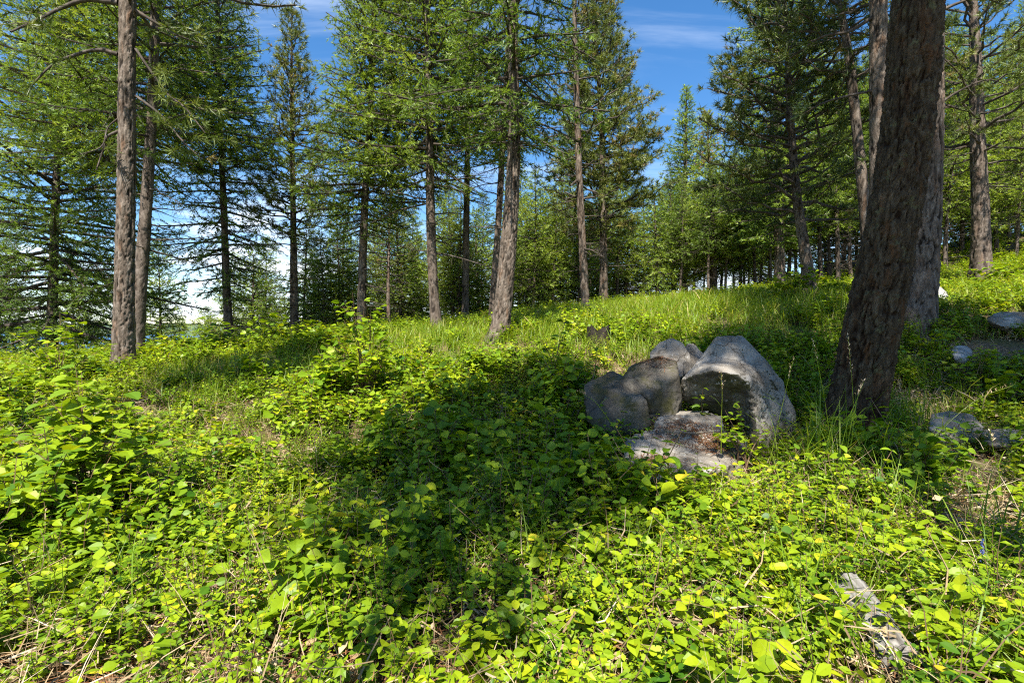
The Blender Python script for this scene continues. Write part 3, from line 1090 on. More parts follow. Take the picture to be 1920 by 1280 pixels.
def make_tree(key, name, label, kind, depth, pts, ztop, zb_py, R, nb, seed, bark=None, dens=1.0, shoot=None, tint=0.5, shape=0.8, step=0.05, barkamp=0.014, cell=(0.055, 0.22),
              dead=(0, 0, 0), limbs=(), low=0.25, droop=None, tn=20, side=1, flare=1.0, zfine=None, group=None, maxz=None, rust=None):
    r = np.random.default_rng(seed)
    tr = Trunk(pts, depth, ztop)
    o = tr.base.copy()
    root = thing(name, label, 'tree', o, group)
    bk = bark or (BARK_PINE if kind == 'pine' else BARK_FIR)
    zf = zfine if zfine is not None else CAM_Z + depth * 0.68
    tm = tr.mesh('trunk', bk, step, zf, barkamp, cell, seed, flare, o)
    link('trunk', tm, root)
    W, F = MB(), MB()
    zb = at(960, zb_py, depth)[2]
    sh = shoot or (0.135 if kind == 'fir' else 0.19)
    dd = (0, 0, 0) if not dead[2] else (at(960, dead[0], depth)[2], at(960, dead[1], depth)[2], dead[2])
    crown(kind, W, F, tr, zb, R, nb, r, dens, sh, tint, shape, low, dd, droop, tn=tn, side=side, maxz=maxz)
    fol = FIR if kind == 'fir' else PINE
    for lb in limbs:
        LW, LF = MB(), MB()
        P = np.array([at(a, b, depth + (c if len(q) > 2 else 0)) for q in lb['pts'] for (a, b, c) in [(q[0], q[1], q[2] if len(q) > 2 else 0)]])
        cur = spline(P, 14)
        Ln = float(np.linalg.norm(np.diff(cur, axis=0), axis=1).sum())
        if lb.get('bare'):
            tube(LW, cur, np.linspace(lb['r'], lb['r'] * .35, 14), 6, 0.8, 0)
            K = 9
            i = r.integers(3, 12, K)
            D = unit(unit(cur[i + 1] - cur[i]) + r.normal(0, .8, (K, 3)))
            sticks(LW, cur[i], cur[i] + D * Ln * r.uniform(.08, .25, (K, 1)), 0.006, 0.002, .8, 0)
        else:
            grow(kind, LW, LF, cur, r, Ln, lb['r'], dens, sh, tint, bare=lb.get('from', 0.3), tn=tn, side=side, sec=lb.get('sec', 0.42))
        shift(LW, o)
        b = link('branch', LW.mesh('branch', [BARK_TWIG], True), root)
        if LF.n:
            shift(LF, o)
            link('needles', LF.mesh('needles', [fol]), b, kind='stuff')
    shift(W, o)
    link('branches', W.mesh('branches', [BARK_TWIG], False), root, kind='stuff')
    shift(F, o)
    me = F.mesh('crown', [fol])
    link('crown', me, root, kind='stuff')
    if rust:
        RB = MB()
        W2 = MB()
        crown('fir', W2, RB, tr, tr.zt - rust[0], rust[1], 22, r, 0.8, 0.17, 0.5, 0.8, 0.6, side=2)
        shift(RB, o)
        link('dead_top', RB.mesh('dead_top', [RUST]), root, kind='stuff', label='dead rust-brown needles near the tip')
    BLOCK.append((o[0], o[1], max(pts[0][2] / 1920 * depth * 0.9, .1), max(pts[0][2] / 1920 * depth * 0.9, .1)))
    TREES[key] = (root, tr)
    return root


make_tree('T1', 'pine_tree', 'tall straight grey-pink barked pine, nearest on the left side', 'pine', 10,
          [(231, 694, 46), (232, 640, 43), (234, 500, 38), (237, 350, 36), (238, 150, 33), (240, 0, 31)], 15, 40, 3.4, 36, 101,
          step=0.022, barkamp=0.030, cell=(0.055, 0.26), tn=22, shoot=0.21, dens=0.8, tint=0.45,
          limbs=[dict(pts=[(222, 102), (185, 94), (145, 102), (98, 122, -.4), (60, 160, -.6)], r=0.045, **{'from': 0.45}),
                 dict(pts=[(222, 6), (165, 0), (118, 14), (70, 38, -.5), (20, 60, -1)], r=0.055, **{'from': 0.5}),
                 dict(pts=[(254, 20), (295, 45), (335, 68), (385, 85, .5)], r=0.035, **{'from': 0.25}),
                 dict(pts=[(254, 92), (280, 130), (315, 178), (345, 200, -.4), (385, 250, -.6)], r=0.03, **{'from': 0.25}),
                 dict(pts=[(222, 246), (200, 258), (192, 285), (180, 320, -.2)], r=0.028, bare=True),
                 dict(pts=[(222, 222), (202, 240), (190, 275, -.2), (150, 290, -.4)], r=0.02, **{'from': 0.3}),
                 dict(pts=[(254, 180), (300, 215), (340, 262, -.3), (380, 300, -.5)], r=0.03, **{'from': 0.35})])
make_tree('T2', 'fir_tree', 'dark leaning trunk close behind the nearest left pine', 'fir', 12.5,
          [(256, 676, 30), (262, 560, 28), (272, 420, 25), (283, 250, 21), (290, 50, 17)], 14, 300, 2.4, 60, 102, step=0.04, dead=(470, 330, 14))
make_tree('T3', 'fir_tree', 'broad dark fir with branches to the ground at far left', 'fir', 18,
          [(95, 660, 23), (100, 520, 20), (104, 380, 17), (112, 200, 12)], 14.5, 640, 4.4, 130, 103, shape=0.62, dens=1.0, shoot=.16, dead=(560, 430, 4), low=0.75)
make_tree('T4', 'fir_tree', 'slim dark straight trunk third from left, sparse drooping lower branches', 'fir', 17,
          [(430, 640, 19), (424, 520, 15), (420, 400, 13), (412, 200, 10), (408, 0, 8)], 14.5, 560, 2.0, 115, 104, shape=0.5, dens=1.15, dead=(620, 430, 16))
make_tree('T5', 'pine_tree', 'narrow pointed pine with its whole tip against blue sky', 'pine', 19,
          [(552, 648, 17), (551, 500, 14), (549, 350, 10), (547, 180, 6), (547, 60, 3)], at(960, 16, 19)[2], 470, 1.75, 125, 105, shape=0.62, dead=(620, 380, 26), dens=1.3, shoot=0.2, tint=0.66)
make_tree('T6', 'fir_tree', 'big bright green fir left of the bent centre trunk', 'fir', 16,
          [(677, 650, 18), (680, 500, 16), (684, 380, 14), (696, 180, 11), (702, 0, 9)], 13.8, 440, 2.5, 150, 106, tint=0.68, dens=1.15, shape=.7, dead=(560, 420, 12))
make_tree('T7', 'fir_tree', 'straight brown trunk with open branches between the bright fir and bent trunk', 'fir', 14.5,
          [(820, 622, 23), (814, 560, 19), (808, 430, 17), (806, 300, 15), (802, 100, 11)], 15.5, 350, 2.9, 110, 107, tint=0.58, step=0.035, dead=(480, 300, 18))
make_tree('T8', 'fir_tree', 'thin dark straight trunk, first one left of the bent tree', 'fir', 18,
          [(872, 606, 14), (874, 450, 12), (876, 300, 10), (878, 100, 8)], 13.5, 300, 2.0, 60, 108, dead=(480, 280, 18))
make_tree('T9', 'fir_tree', 'thin leaning trunk right behind the bent centre tree', 'fir', 16,
          [(921, 612, 14), (931, 470, 12), (941, 300, 11), (950, 120, 8)], 13, 320, 1.8, 55, 109, dead=(440, 260, 12))
make_tree('T10', 'fir_tree', 'bent light-barked trunk in the centre with a long branch reaching left', 'fir', 11,
          [(932, 642, 44), (940, 600, 35), (951, 492, 31), (959, 383, 26), (964, 273, 23), (963, 150, 19), (962, 0, 16)], 13.0, 290, 2.1, 95, 110,
          bark=BARK_PINE, step=0.022, barkamp=0.020, cell=(0.042, 0.17), tint=0.52, dens=1.15, droop=0.3, dead=(330, 230, 8),
          limbs=[dict(pts=[(950, 252), (905, 222), (850, 203), (785, 190), (715, 174, -.3)], r=0.05, **{'from': 0.28}),
                 dict(pts=[(946, 428), (915, 426), (878, 425)], r=0.016, bare=True),
                 dict(pts=[(952, 160), (910, 120), (870, 80), (845, 40, -.4)], r=0.035, **{'from': 0.3}),
                 dict(pts=[(974, 140), (1010, 165), (1035, 190), (1050, 215, -.3)], r=0.028, **{'from': 0.25})])
make_tree('T11', 'pine_tree', 'slender pine with open crown right of the bent centre tree', 'pine', 15,
          [(1099, 594, 17), (1093, 480, 14), (1085, 300, 12), (1079, 100, 9), (1077, 0, 8)], 13.5, 400, 1.9, 40, 111, dens=0.95, dead=(480, 250, 14), tint=0.55, step=0.03)
make_tree('T12', 'pine_tree', 'full-crowned pine beside the slender pine right of centre', 'pine', 19,
          [(1132, 572, 17), (1131, 420, 13), (1128, 250, 10), (1118, 90, 6)], at(960, -25, 19)[2], 460, 2.4, 150, 112, dens=1.45, tint=0.58, shape=0.45, dead=(520, 400, 14))
make_tree('T13', 'fir_tree', 'tall pointed fir whose tip stands in the right sky gap', 'fir', 30,
          [(1282, 556, 16), (1284, 400, 11), (1286, 250, 5)], at(960, 160, 30)[2], 480, 2.7, 150, 113, tint=0.62, shoot=0.22, side=1, shape=1.0, low=.7)
make_tree('T13b', 'fir_tree', 'light green fir with rust-brown dead tip, beside the pointed fir', 'fir', 26,
          [(1338, 556, 15), (1336, 400, 10), (1328, 270, 4)], at(960, 205, 26)[2], 500, 2.2, 110, 114, tint=0.76, shoot=0.21, side=1, shape=.95, low=.7, rust=(2.9, 0.9))
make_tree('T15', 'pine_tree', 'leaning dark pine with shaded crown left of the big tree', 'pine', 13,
          [(1519, 545, 27), (1509, 470, 23), (1494, 370, 18), (1484, 250, 15), (1476, 100, 11)], 11.0, 420, 2.3, 95, 115, dens=1.3, tint=0.34, tn=20, shape=0.4, step=0.03, low=0.6, droop=0.3)  # low tint: shade on this crown is partly put into the needle colour
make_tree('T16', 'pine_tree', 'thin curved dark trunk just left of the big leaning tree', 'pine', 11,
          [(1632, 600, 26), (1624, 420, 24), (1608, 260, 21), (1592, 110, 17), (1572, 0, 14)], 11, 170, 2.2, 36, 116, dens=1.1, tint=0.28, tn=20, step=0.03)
make_tree('T17', 'pine_tree', 'mottled straight trunk emerging behind the top of the leaning tree', 'pine', 9,
          [(1654, 640, 50), (1651, 400, 44), (1649, 200, 37), (1647, 0, 34)], 15, 30, 2.8, 34, 117, step=0.024, barkamp=0.022, tint=0.4,
          limbs=[dict(pts=[(1640, 30), (1590, 60), (1540, 70), (1480, 110, .3)], r=0.035, **{'from': 0.4}),
                 dict(pts=[(1638, 170), (1590, 180), (1540, 195), (1490, 225, .3)], r=0.025, **{'from': 0.5})])
make_tree('T18', 'fir_tree', 'massive leaning dark furrowed trunk beside the boulders', 'fir', 5.5,
          [(1600, 858, 120), (1603, 770, 110), (1617, 700, 107), (1637, 601, 107), (1659, 492, 103), (1689, 328, 98), (1706, 200, 97), (1721, 0, 98)], 16, -480, 2.0, 60, 118,
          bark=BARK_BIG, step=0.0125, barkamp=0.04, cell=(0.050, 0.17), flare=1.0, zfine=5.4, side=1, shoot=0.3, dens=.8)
make_tree('T19', 'pine_tree', 'sunlit pale furrowed pine trunk right behind the massive leaning one', 'pine', 9,
          [(1718, 590, 68), (1730, 492, 62), (1739, 328, 56), (1744, 100, 50), (1746, 0, 48)], 17, -30, 3.0, 40, 119, step=0.02, barkamp=0.036, cell=(0.065, 0.27), flare=0.8,
          limbs=[dict(pts=[(1765, 20), (1800, 5), (1840, -5), (1880, 10, .3)], r=0.03, **{'from': 0.3}),
                 dict(pts=[(1768, 190), (1800, 170), (1850, 150), (1890, 160, .3)], r=0.022, **{'from': 0.45})])
make_tree('T21', 'pine_tree', 'dark-trunked pine at the right edge standing on the sunlit slope', 'pine', 17,
          [(1840, 512, 42), (1838, 400, 36), (1833, 250, 30), (1828, 100, 24)], 14.5, 320, 3.0, 62, 120, dens=1.15, tint=0.52, shape=0.45, step=0.035, barkamp=0.03, dead=(400, 200, 12), bark=BARK_FIR)
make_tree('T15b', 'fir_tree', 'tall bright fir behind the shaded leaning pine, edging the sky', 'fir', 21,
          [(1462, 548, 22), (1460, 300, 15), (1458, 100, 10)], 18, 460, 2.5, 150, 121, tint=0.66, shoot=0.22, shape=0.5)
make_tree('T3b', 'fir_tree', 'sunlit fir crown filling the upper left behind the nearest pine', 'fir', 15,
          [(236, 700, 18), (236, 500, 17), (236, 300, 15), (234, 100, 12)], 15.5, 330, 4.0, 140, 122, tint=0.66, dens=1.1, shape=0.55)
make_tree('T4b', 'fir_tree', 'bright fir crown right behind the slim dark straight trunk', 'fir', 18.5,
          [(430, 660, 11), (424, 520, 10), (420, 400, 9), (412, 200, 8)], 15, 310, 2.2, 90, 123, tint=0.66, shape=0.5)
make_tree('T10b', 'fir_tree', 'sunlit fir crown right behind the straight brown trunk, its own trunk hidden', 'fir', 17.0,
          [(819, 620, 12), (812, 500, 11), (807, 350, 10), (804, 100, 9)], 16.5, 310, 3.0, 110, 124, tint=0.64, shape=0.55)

# ------------------------------------------------------------------ the stand behind: a few kinds, copied
KINDS = {}


def proto_tree(kind, H, R, zb, nb, seed, tint, shoot=0.20, r0=0.11, shape=0.75, dens=1.0, dead=8, rise=.16, low=.45):
    r = np.random.default_rng(seed)
    tr = Trunk.__new__(Trunk)
    z = np.linspace(-0.6, H, 40)
    tr.curve = np.c_[0.12 * np.sin(z * 0.5 + seed), 0.10 * np.cos(z * 0.4 + seed), z, np.maximum(r0 * (1 - np.clip(z, 0, H) / H) ** .8, .01)]
    tr.z0, tr.zt, tr.base = -0.6, H, np.zeros(3)
    W, F = MB(), MB()
    crown(kind, W, F, tr, zb, R, nb, r, dens, shoot, tint, shape, low, (0.6, zb + .5, dead), side=1, tn=12, rise=rise)
    tm = tr.mesh('trunk', BARK_FIR if kind == 'fir' else BARK_PINE, 0.08, H * 0.6, 0.012, (0.08, 0.16), seed, 0.8)
    return tm, W.mesh('branches', [BARK_TWIG]), F.mesh('crown', [FIR if kind == 'fir' else PINE])


PROTO = [proto_tree('fir', 9, 2.3, 2.0, 75, 201, 0.80), proto_tree('fir', 12, 2.7, 3.0, 95, 202, 0.82), proto_tree('fir', 6, 1.9, 0.5, 60, 203, 0.64, shape=.7),
         proto_tree('fir', 10, 2.1, 3.6, 65, 204, 0.5, dead=16), proto_tree('pine', 10, 1.9, 3.2, 60, 205, 0.55, shoot=.22, dead=14), proto_tree('fir', 14, 3.2, .8, 130, 206, 0.62)]


ORD = ['first', 'second', 'third', 'fourth', 'fifth', 'sixth', 'seventh', 'eighth', 'ninth', 'tenth', 'eleventh', 'twelfth', 'thirteenth', 'fourteenth', 'fifteenth',
       'sixteenth', 'seventeenth', 'eighteenth', 'nineteenth', 'twentieth', 'twenty-first', 'twenty-second', 'twenty-third', 'twenty-fourth']


def far_tree(k, px, depth, label, group, scale=1.0):
    p = at(px, 620, depth)
    z = float(tz(p[0], p[1])[0])
    nm = 'pine_tree' if k == 4 else 'fir_tree'
    root = thing(nm, label, 'tree', (p[0], p[1], z), group)
    root.rotation_euler = (0, 0, random.uniform(0, 6.28))
    root.scale = (scale * random.uniform(.9, 1.1), scale * random.uniform(.9, 1.1), scale)
    for nme, me in zip(('trunk', 'branches', 'crown'), PROTO[k]):
        o = link(nme, me, root)
        if nme != 'trunk':
            o['kind'] = 'stuff'
    return root


def far_row(rows, fmt, group):
    """A stand of far trees, told apart by their order from left to right."""
    for i, (px, d, k, s_) in enumerate(sorted(rows)):
        far_tree(k, px, d, fmt % ORD[i], group, s_)


G1 = 'slender firs in the stand behind the far boulder'
far_row([(1172, 27, 2, 1.0), (1205, 30, 0, .85), (1228, 26, 2, 1.05), (1258, 27, 3, .72), (1268, 33, 0, .9), (1276, 25, 3, .62), (1300, 28, 0, .8), (1318, 34, 1, .7), (1330, 24, 3, .66), (1352, 30, 0, .9),
                      (1362, 25.5, 3, .7), (1384, 27, 0, .82), (1396, 33, 1, .8), (1412, 26, 3, .76), (1428, 29, 0, .9), (1446, 25, 3, .72), (1455, 34, 1, .85), (1474, 28, 0, 1.0), (1490, 33, 1, .9), (1245, 36, 1, .8), (1376, 38, 1, .9), (1340, 40, 1, .85), (1402, 44, 5, .8), (1438, 42, 5, .8)],
        '%s slender fir from the left in the stand behind the far crest boulder', G1)
G2 = 'shaded firs deep in the right hand wood'
far_row([(1536, 24, 1, .95), (1552, 29, 3, 1.0), (1565, 23, 3, .9), (1580, 31, 1, 1.1), (1594, 26, 3, 1.0), (1612, 28, 1, 1.0), (1545, 36, 5, 1.0), (1600, 37, 5, 1.0), (1630, 33, 1, 1.1), (1650, 25, 3, 1.0), (1680, 30, 5, .9)],
        '%s dark fir from the left deep in the shade left of the massive trunk', G2)
G3 = 'firs on the sunlit slope at the right edge'
far_row([(1775, 24, 1, .9), (1795, 28, 0, 1.0), (1815, 32, 5, .9), (1866, 25, 0, .9), (1885, 29, 1, 1.0), (1905, 23, 0, .8), (1930, 26, 1, .95), (1960, 30, 5, .95), (1990, 24, 1, 1.0), (1768, 34, 5, 1.1), (1850, 38, 5, 1.1), (1900, 36, 5, 1.15)],
        '%s green fir from the left above the sunlit slope at the right edge', G3)
G4 = 'firs on the falling slope beyond the left crest'
GAPS = [(-400, 97, 'left of the broad dark far-left fir'), (97, 240, 'between the far-left fir and nearest left pine'), (240, 425, 'between the nearest left pine and slim dark trunk'),
        (425, 551, 'between the slim dark trunk and pointed pine'), (551, 678, 'between the pointed pine and big bright fir'), (678, 812, 'between the bright fir and straight brown trunk'),
        (812, 940, 'between the straight brown trunk and bent trunk'), (940, 1200, 'right of the bent centre trunk')]
LEFT_ROW = sorted([(-60, 24, 5, .9), (20, 26, 5, .85), (150, 30, 1, .9), (298, 26, 0, 1.0), (470, 25, 2, 1.15), (495, 30, 0, .95), (586, 27, 0, .8), (606, 23, 0, .62), (634, 24, 3, .7), (655, 29, 0, .9), (640, 33, 0, .8), (706, 27, 0, .8), (732, 22.5, 4, .85),
                      (758, 27, 2, 1.1), (786, 30, 0, .85), (846, 25, 0, .8), (500, 29, 5, .7), (960, 30, 5, .7), (572, 25, 0, .85), (645, 26, 1, .72), (712, 30, 5, .62), (748, 24, 0, .82), (772, 28, 5, .6), (835, 28, 1, .75), (862, 24, 0, .75), (905, 30, 5, .62), (975, 27, 1, .72), (1002, 23, 0, .72), (1030, 30, 5, .6), (1055, 26, 1, .7), (1085, 24, 0, .7), (1120, 30, 5, .62), (1160, 26, 1, .68), (440, 30, 1, .85), (140, 24, 0, .9), (338, 31, 0, .9), (385, 34, 1, .85), (856, 30, 2, 1.2), (898, 27, 2, 1.1), (985, 24, 2, .85), (1012, 26, 0, .75), (1040, 23, 2, .8), (1062, 29, 0, .9), (1110, 27, 2, 1.0), (1150, 31, 0, .9), (-140, 20, 5, .8), (540, 34, 0, 1.0), (230, 34, 0, 1.0), (400, 33, 0, 1.0), (60, 36, 1, 1.1)])
for lo, hi, where in GAPS:
    for i, (px, d, k, sc) in enumerate([q for q in LEFT_ROW if lo <= q[0] < hi]):
        far_tree(k, px, 10 + (d - 10) * .95, '%s fir from left beyond the crest, %s' % (ORD[i], where), G4, sc)


# trees that stand beside and behind the viewer; their crowns shade the boulders and the middle ground
def side_tree(k, x, y, s, label, dz=0.0):
    z = float(tz(x, y)[0]) + dz
    root = thing('fir_tree', label, 'tree', (x, y, z), 'firs beside and behind the viewer')
    root.scale = (s, s, s)
    for nme, me in zip(('trunk', 'branches', 'crown'), SHADE[k]):
        o = link(nme, me, root)
        if nme != 'trunk':
            o['kind'] = 'stuff'


SHADE = [proto_tree('fir', 16.0, 2.3, 7.4, 80, 301, 0.5, shoot=.30, r0=0.06, shape=.45, rise=.5, dead=4, low=.15),
         proto_tree('fir', 21, 2.4, 13.8, 75, 302, 0.5, shoot=.32, r0=0.26, shape=.45, rise=.4),
         proto_tree('fir', 12.5, 1.8, 8.5, 45, 303, 0.5, shoot=.32, r0=0.16, shape=.5)]
side_tree(0, -1.45, -1.6, 1.0, 'slim fir standing just behind the viewer, its crown shading the middle ground')
side_tree(1, 1.5, -3.2, 1.0, 'tall fir standing behind the viewer, its high crown shading the leaning tree')
side_tree(1, 4.9, -3.3, 1.08, 'tall fir behind the viewer to the right, its high crown shading the right hollow')
side_tree(2, -6.2, 4.0, 1.0, 'fir standing left of the viewer, just outside the frame')

# ------------------------------------------------------------------ leaves and plants
def leaf_verts(l, w, fold=0.25, curl=0.15, hi=True):
    """One leaf along +y from the origin, facing +z."""
    if hi:
        ys = np.array([0.0, .22, .48, .74, 1.0]) * l
        ws = np.array([0.03, .80, 1.0, .68, 0.0]) * w * .5
        zc = -curl * l * (ys / l) ** 2
        V = []
        for y, a, z in zip(ys, ws, zc):
            V += [(-a, y, z + fold * a), (0, y, z), (a, y, z + fold * a)]
        T = []
        for i in range(4):
            b = i * 3
            T += [[b, b + 1, b + 4], [b, b + 4, b + 3], [b + 1, b + 2, b + 5], [b + 1, b + 5, b + 4]]
        return np.array(V), np.array(T)
    V = np.array([(0, 0, 0), (w * .5, l * .45, fold * w * .5), (0, l, -curl * l), (-w * .5, l * .45, fold * w * .5), (0, l * .45, 0)])
    return V, np.array([[0, 1, 4], [1, 2, 4], [2, 3, 4], [3, 0, 4]])


def toothed_leaf(l, w):
    """A coarsely toothed leaf of its own for the nearest shrubs."""
    n = 9
    V = [(0, 0, 0)]
    for i in range(1, n):
        t = i / n
        a = w * .5 * math.sin(math.pi * t ** 0.8) ** .8 * (1.0 + (0.10 if i % 2 else -0.07))
        y = l * t
        z = -0.16 * l * t * t
        V += [(-a, y + (0.03 * l if i % 2 else 0), z + .22 * a), (0, y, z), (a, y + (0.03 * l if i % 2 else 0), z + .22 * a)]
    V.append((0, l, -.17 * l))
    T = [[0, 2, 1], [0, 3, 2]]
    for i in range(n - 2):
        b = 1 + i * 3
        T += [[b, b + 1, b + 4], [b, b + 4, b + 3], [b + 1, b + 2, b + 5], [b + 1, b + 5, b + 4]]
    b = 1 + (n - 2) * 3
    e = len(V) - 1
    T += [[b, b + 1, e], [b + 1, b + 2, e]]
    return np.array(V, float), np.array(T)


def rotm(az, pitch, roll=0.0):
    """Leaf frame: +y turned to azimuth az and raised by pitch."""
    d = np.array([math.sin(az) * math.cos(pitch), math.cos(az) * math.cos(pitch), math.sin(pitch)])
    s = unit(np.cross(d, [0, 0, 1.0]))
    u = np.cross(s, d)
    c, sn = math.cos(roll), math.sin(roll)
    return np.stack([s * c + u * sn, d, u * c - s * sn], 1)


def put_leaf(B, p, az, pitch, l, w, tint, r, mat=0, hi=True):
    V, T = leaf_verts(l, w, r.uniform(.05, .4), r.uniform(0, .3), hi)
    B.add(V @ rotm(az, pitch, r.normal(0, .35)).T + p, T, tint, mat)


def sprig(seed, h, n_stem, nodes, l, ratio=.72, hi=True, spread=.5, tint=.5, pitch=(-.25, .35)):
    r = np.random.default_rng(seed)
    B = MB()
    for s in range(n_stem):
        az = r.uniform(0, 6.28)
        lean = r.uniform(.1, spread)
        hh = h * r.uniform(.6, 1.1)
        t = np.linspace(0, 1, 5)
        P = np.c_[np.sin(az) * lean * hh * t ** 1.5, np.cos(az) * lean * hh * t ** 1.5, hh * t - .03]
        P[1:-1, :2] += r.normal(0, .012, (3, 2))
        tube(B, P, np.linspace(.0032, .0014, 5), 3, r.uniform(0, 1), 1, cap=False)
        for k in range(nodes):
            q = .25 + .75 * (k + 1) / nodes
            p = np.array([np.interp(q, t, P[:, c]) for c in range(3)])
            a0 = az + (k % 2) * 1.57 + r.normal(0, .4)
            for sgn in (0, math.pi):
                if r.uniform() < .12:
                    continue
                ll = l * r.uniform(.6, 1.15) * (1.0 if q < .9 else .75)
                put_leaf(B, p, a0 + sgn, r.uniform(*pitch), ll, ll * ratio * r.uniform(.85, 1.1), np.clip(tint + r.normal(0, .15) + .10 * q, 0, .82) if r.uniform() > .012 else 1.0, r, 0, hi)
    return B


def tuft(seed, n, h, w, bend=.5, tint=.5, spread=.08, seg=4):
    r = np.random.default_rng(seed)
    B = MB()
    for i in range(n):
        az = r.uniform(0, 6.28)
        hh = h * r.uniform(.45, 1.1)
        bd = bend * r.uniform(.2, 1.3)
        t = np.linspace(0, 1, seg)
        d = np.array([math.sin(az), math.cos(az)])
        root = r.normal(0, spread, 2)
        P = np.c_[root + d[None] * (hh * bd * t ** 2)[:, None], hh * (t - .28 * bd * t ** 2.5) - .02]
        s = np.array([d[1], -d[0], 0])
        ww = w * r.uniform(.6, 1.2) * np.array([1, .95, .65, .05] if seg == 4 else np.linspace(1, .05, seg))
        V = np.concatenate([P + s * ww[:, None] * .5, P - s * ww[:, None] * .5])
        T = []
        for k in range(seg - 1):
            T += [[k, k + 1, seg + k + 1], [k, seg + k + 1, seg + k]]
        B.add(V, T, np.clip(tint + r.normal(0, .17), 0, 1), 0)
    return B


def twig_pile(seed):
    r = np.random.default_rng(seed)
    B = MB()
    for i in range(9):
        a = r.uniform(0, 6.28)
        L = r.uniform(.06, .26)
        p = np.r_[r.normal(0, .12, 2), r.uniform(.005, .09)]
        d = np.array([math.sin(a), math.cos(a), r.normal(0, .22)]) * L
        m = p + d * .5 + r.normal(0, .02, 3)
        tube(B, np.array([p, m, p + d]), [.004, .003, .0015], 3, r.uniform(0, 1), 0, cap=False)
    return B


def leaf_litter(seed):
    r = np.random.default_rng(seed)
    B = MB()
    for i in range(9):
        l = r.uniform(.03, .07)
        put_leaf(B, np.r_[r.normal(0, .14, 2), r.uniform(.01, .05)], r.uniform(0, 6.28), r.normal(0, .3), l, l * .6, r.uniform(0, .9), r, 0, False)
    for i in range(26):
        a = r.uniform(0, 6.28)
        d = np.array([math.sin(a), math.cos(a), r.normal(0, .12)]) * r.uniform(.05, .13)
        p = np.r_[r.normal(0, .14, 2), r.uniform(.01, .05)]
        s = np.array([d[1], -d[0], 0]) * .02
        B.add([p - s, p + s, p + d], [[0, 1, 2]], r.uniform(0, 1), 1)
    return B


PROTO_COL = []


def proto(name, B, mats):
    o = bpy.data.objects.new(name, B.mesh(name, mats))
    PROTO_COL.append(o)
    return o


SNOW = [proto('snowberry_sprig', sprig(400 + i, .36, 3, 6, .060 + .007 * i, .60 + .06 * i, hi=True, tint=.43), [LEAF, STEM]) for i in range(5)]
DARKL = [proto('dark_leaf_sprig', sprig(470 + i, .30, 4, 6, .060, .55, hi=True, spread=.8, tint=.2), [LEAF, STEM]) for i in range(3)]
PALE = [proto('pale_leaf_sprig', sprig(475 + i, .26, 3, 4, .055, .9, hi=True, spread=.6, tint=.74), [LEAF, STEM]) for i in range(2)]
BROAD = [proto('broadleaf_sprig', sprig(420 + i, .22, 3, 4, .088, .66, hi=True, spread=.8, tint=.55, pitch=(-.15, .3)), [LEAF, STEM]) for i in range(4)]
FINE = [proto('fine_leaf_sprig', sprig(440 + i, .42, 4, 9, .036, .6, hi=False, spread=.7, tint=.5), [LEAF, STEM]) for i in range(3)]
FARC = [proto('far_clump', sprig(460 + i, .42, 7, 6, .085, .75, hi=False, spread=.95, tint=.55), [LEAF, STEM]) for i in range(4)]
TUFT = [proto('grass_clump', tuft(480 + i, 20, .42, .007, .7, .5), [GRASS]) for i in range(4)]
TUFTFAR = [proto('grass_clump_far', tuft(490 + i, 30, .45, .014, .7, .55, .16), [GRASS]) for i in range(3)]
DRYT = [proto('dry_grass_clump', tuft(500 + i, 16, .20, .004, 1.5, .6, .10), [DRY]) for i in range(3)]
LITTER = [proto('leaf_litter_clump', leaf_litter(520 + i), [DRY, RUST]) for i in range(3)]
TWIG = [proto('twig_litter', twig_pile(510 + i), [DRY]) for i in range(4)]


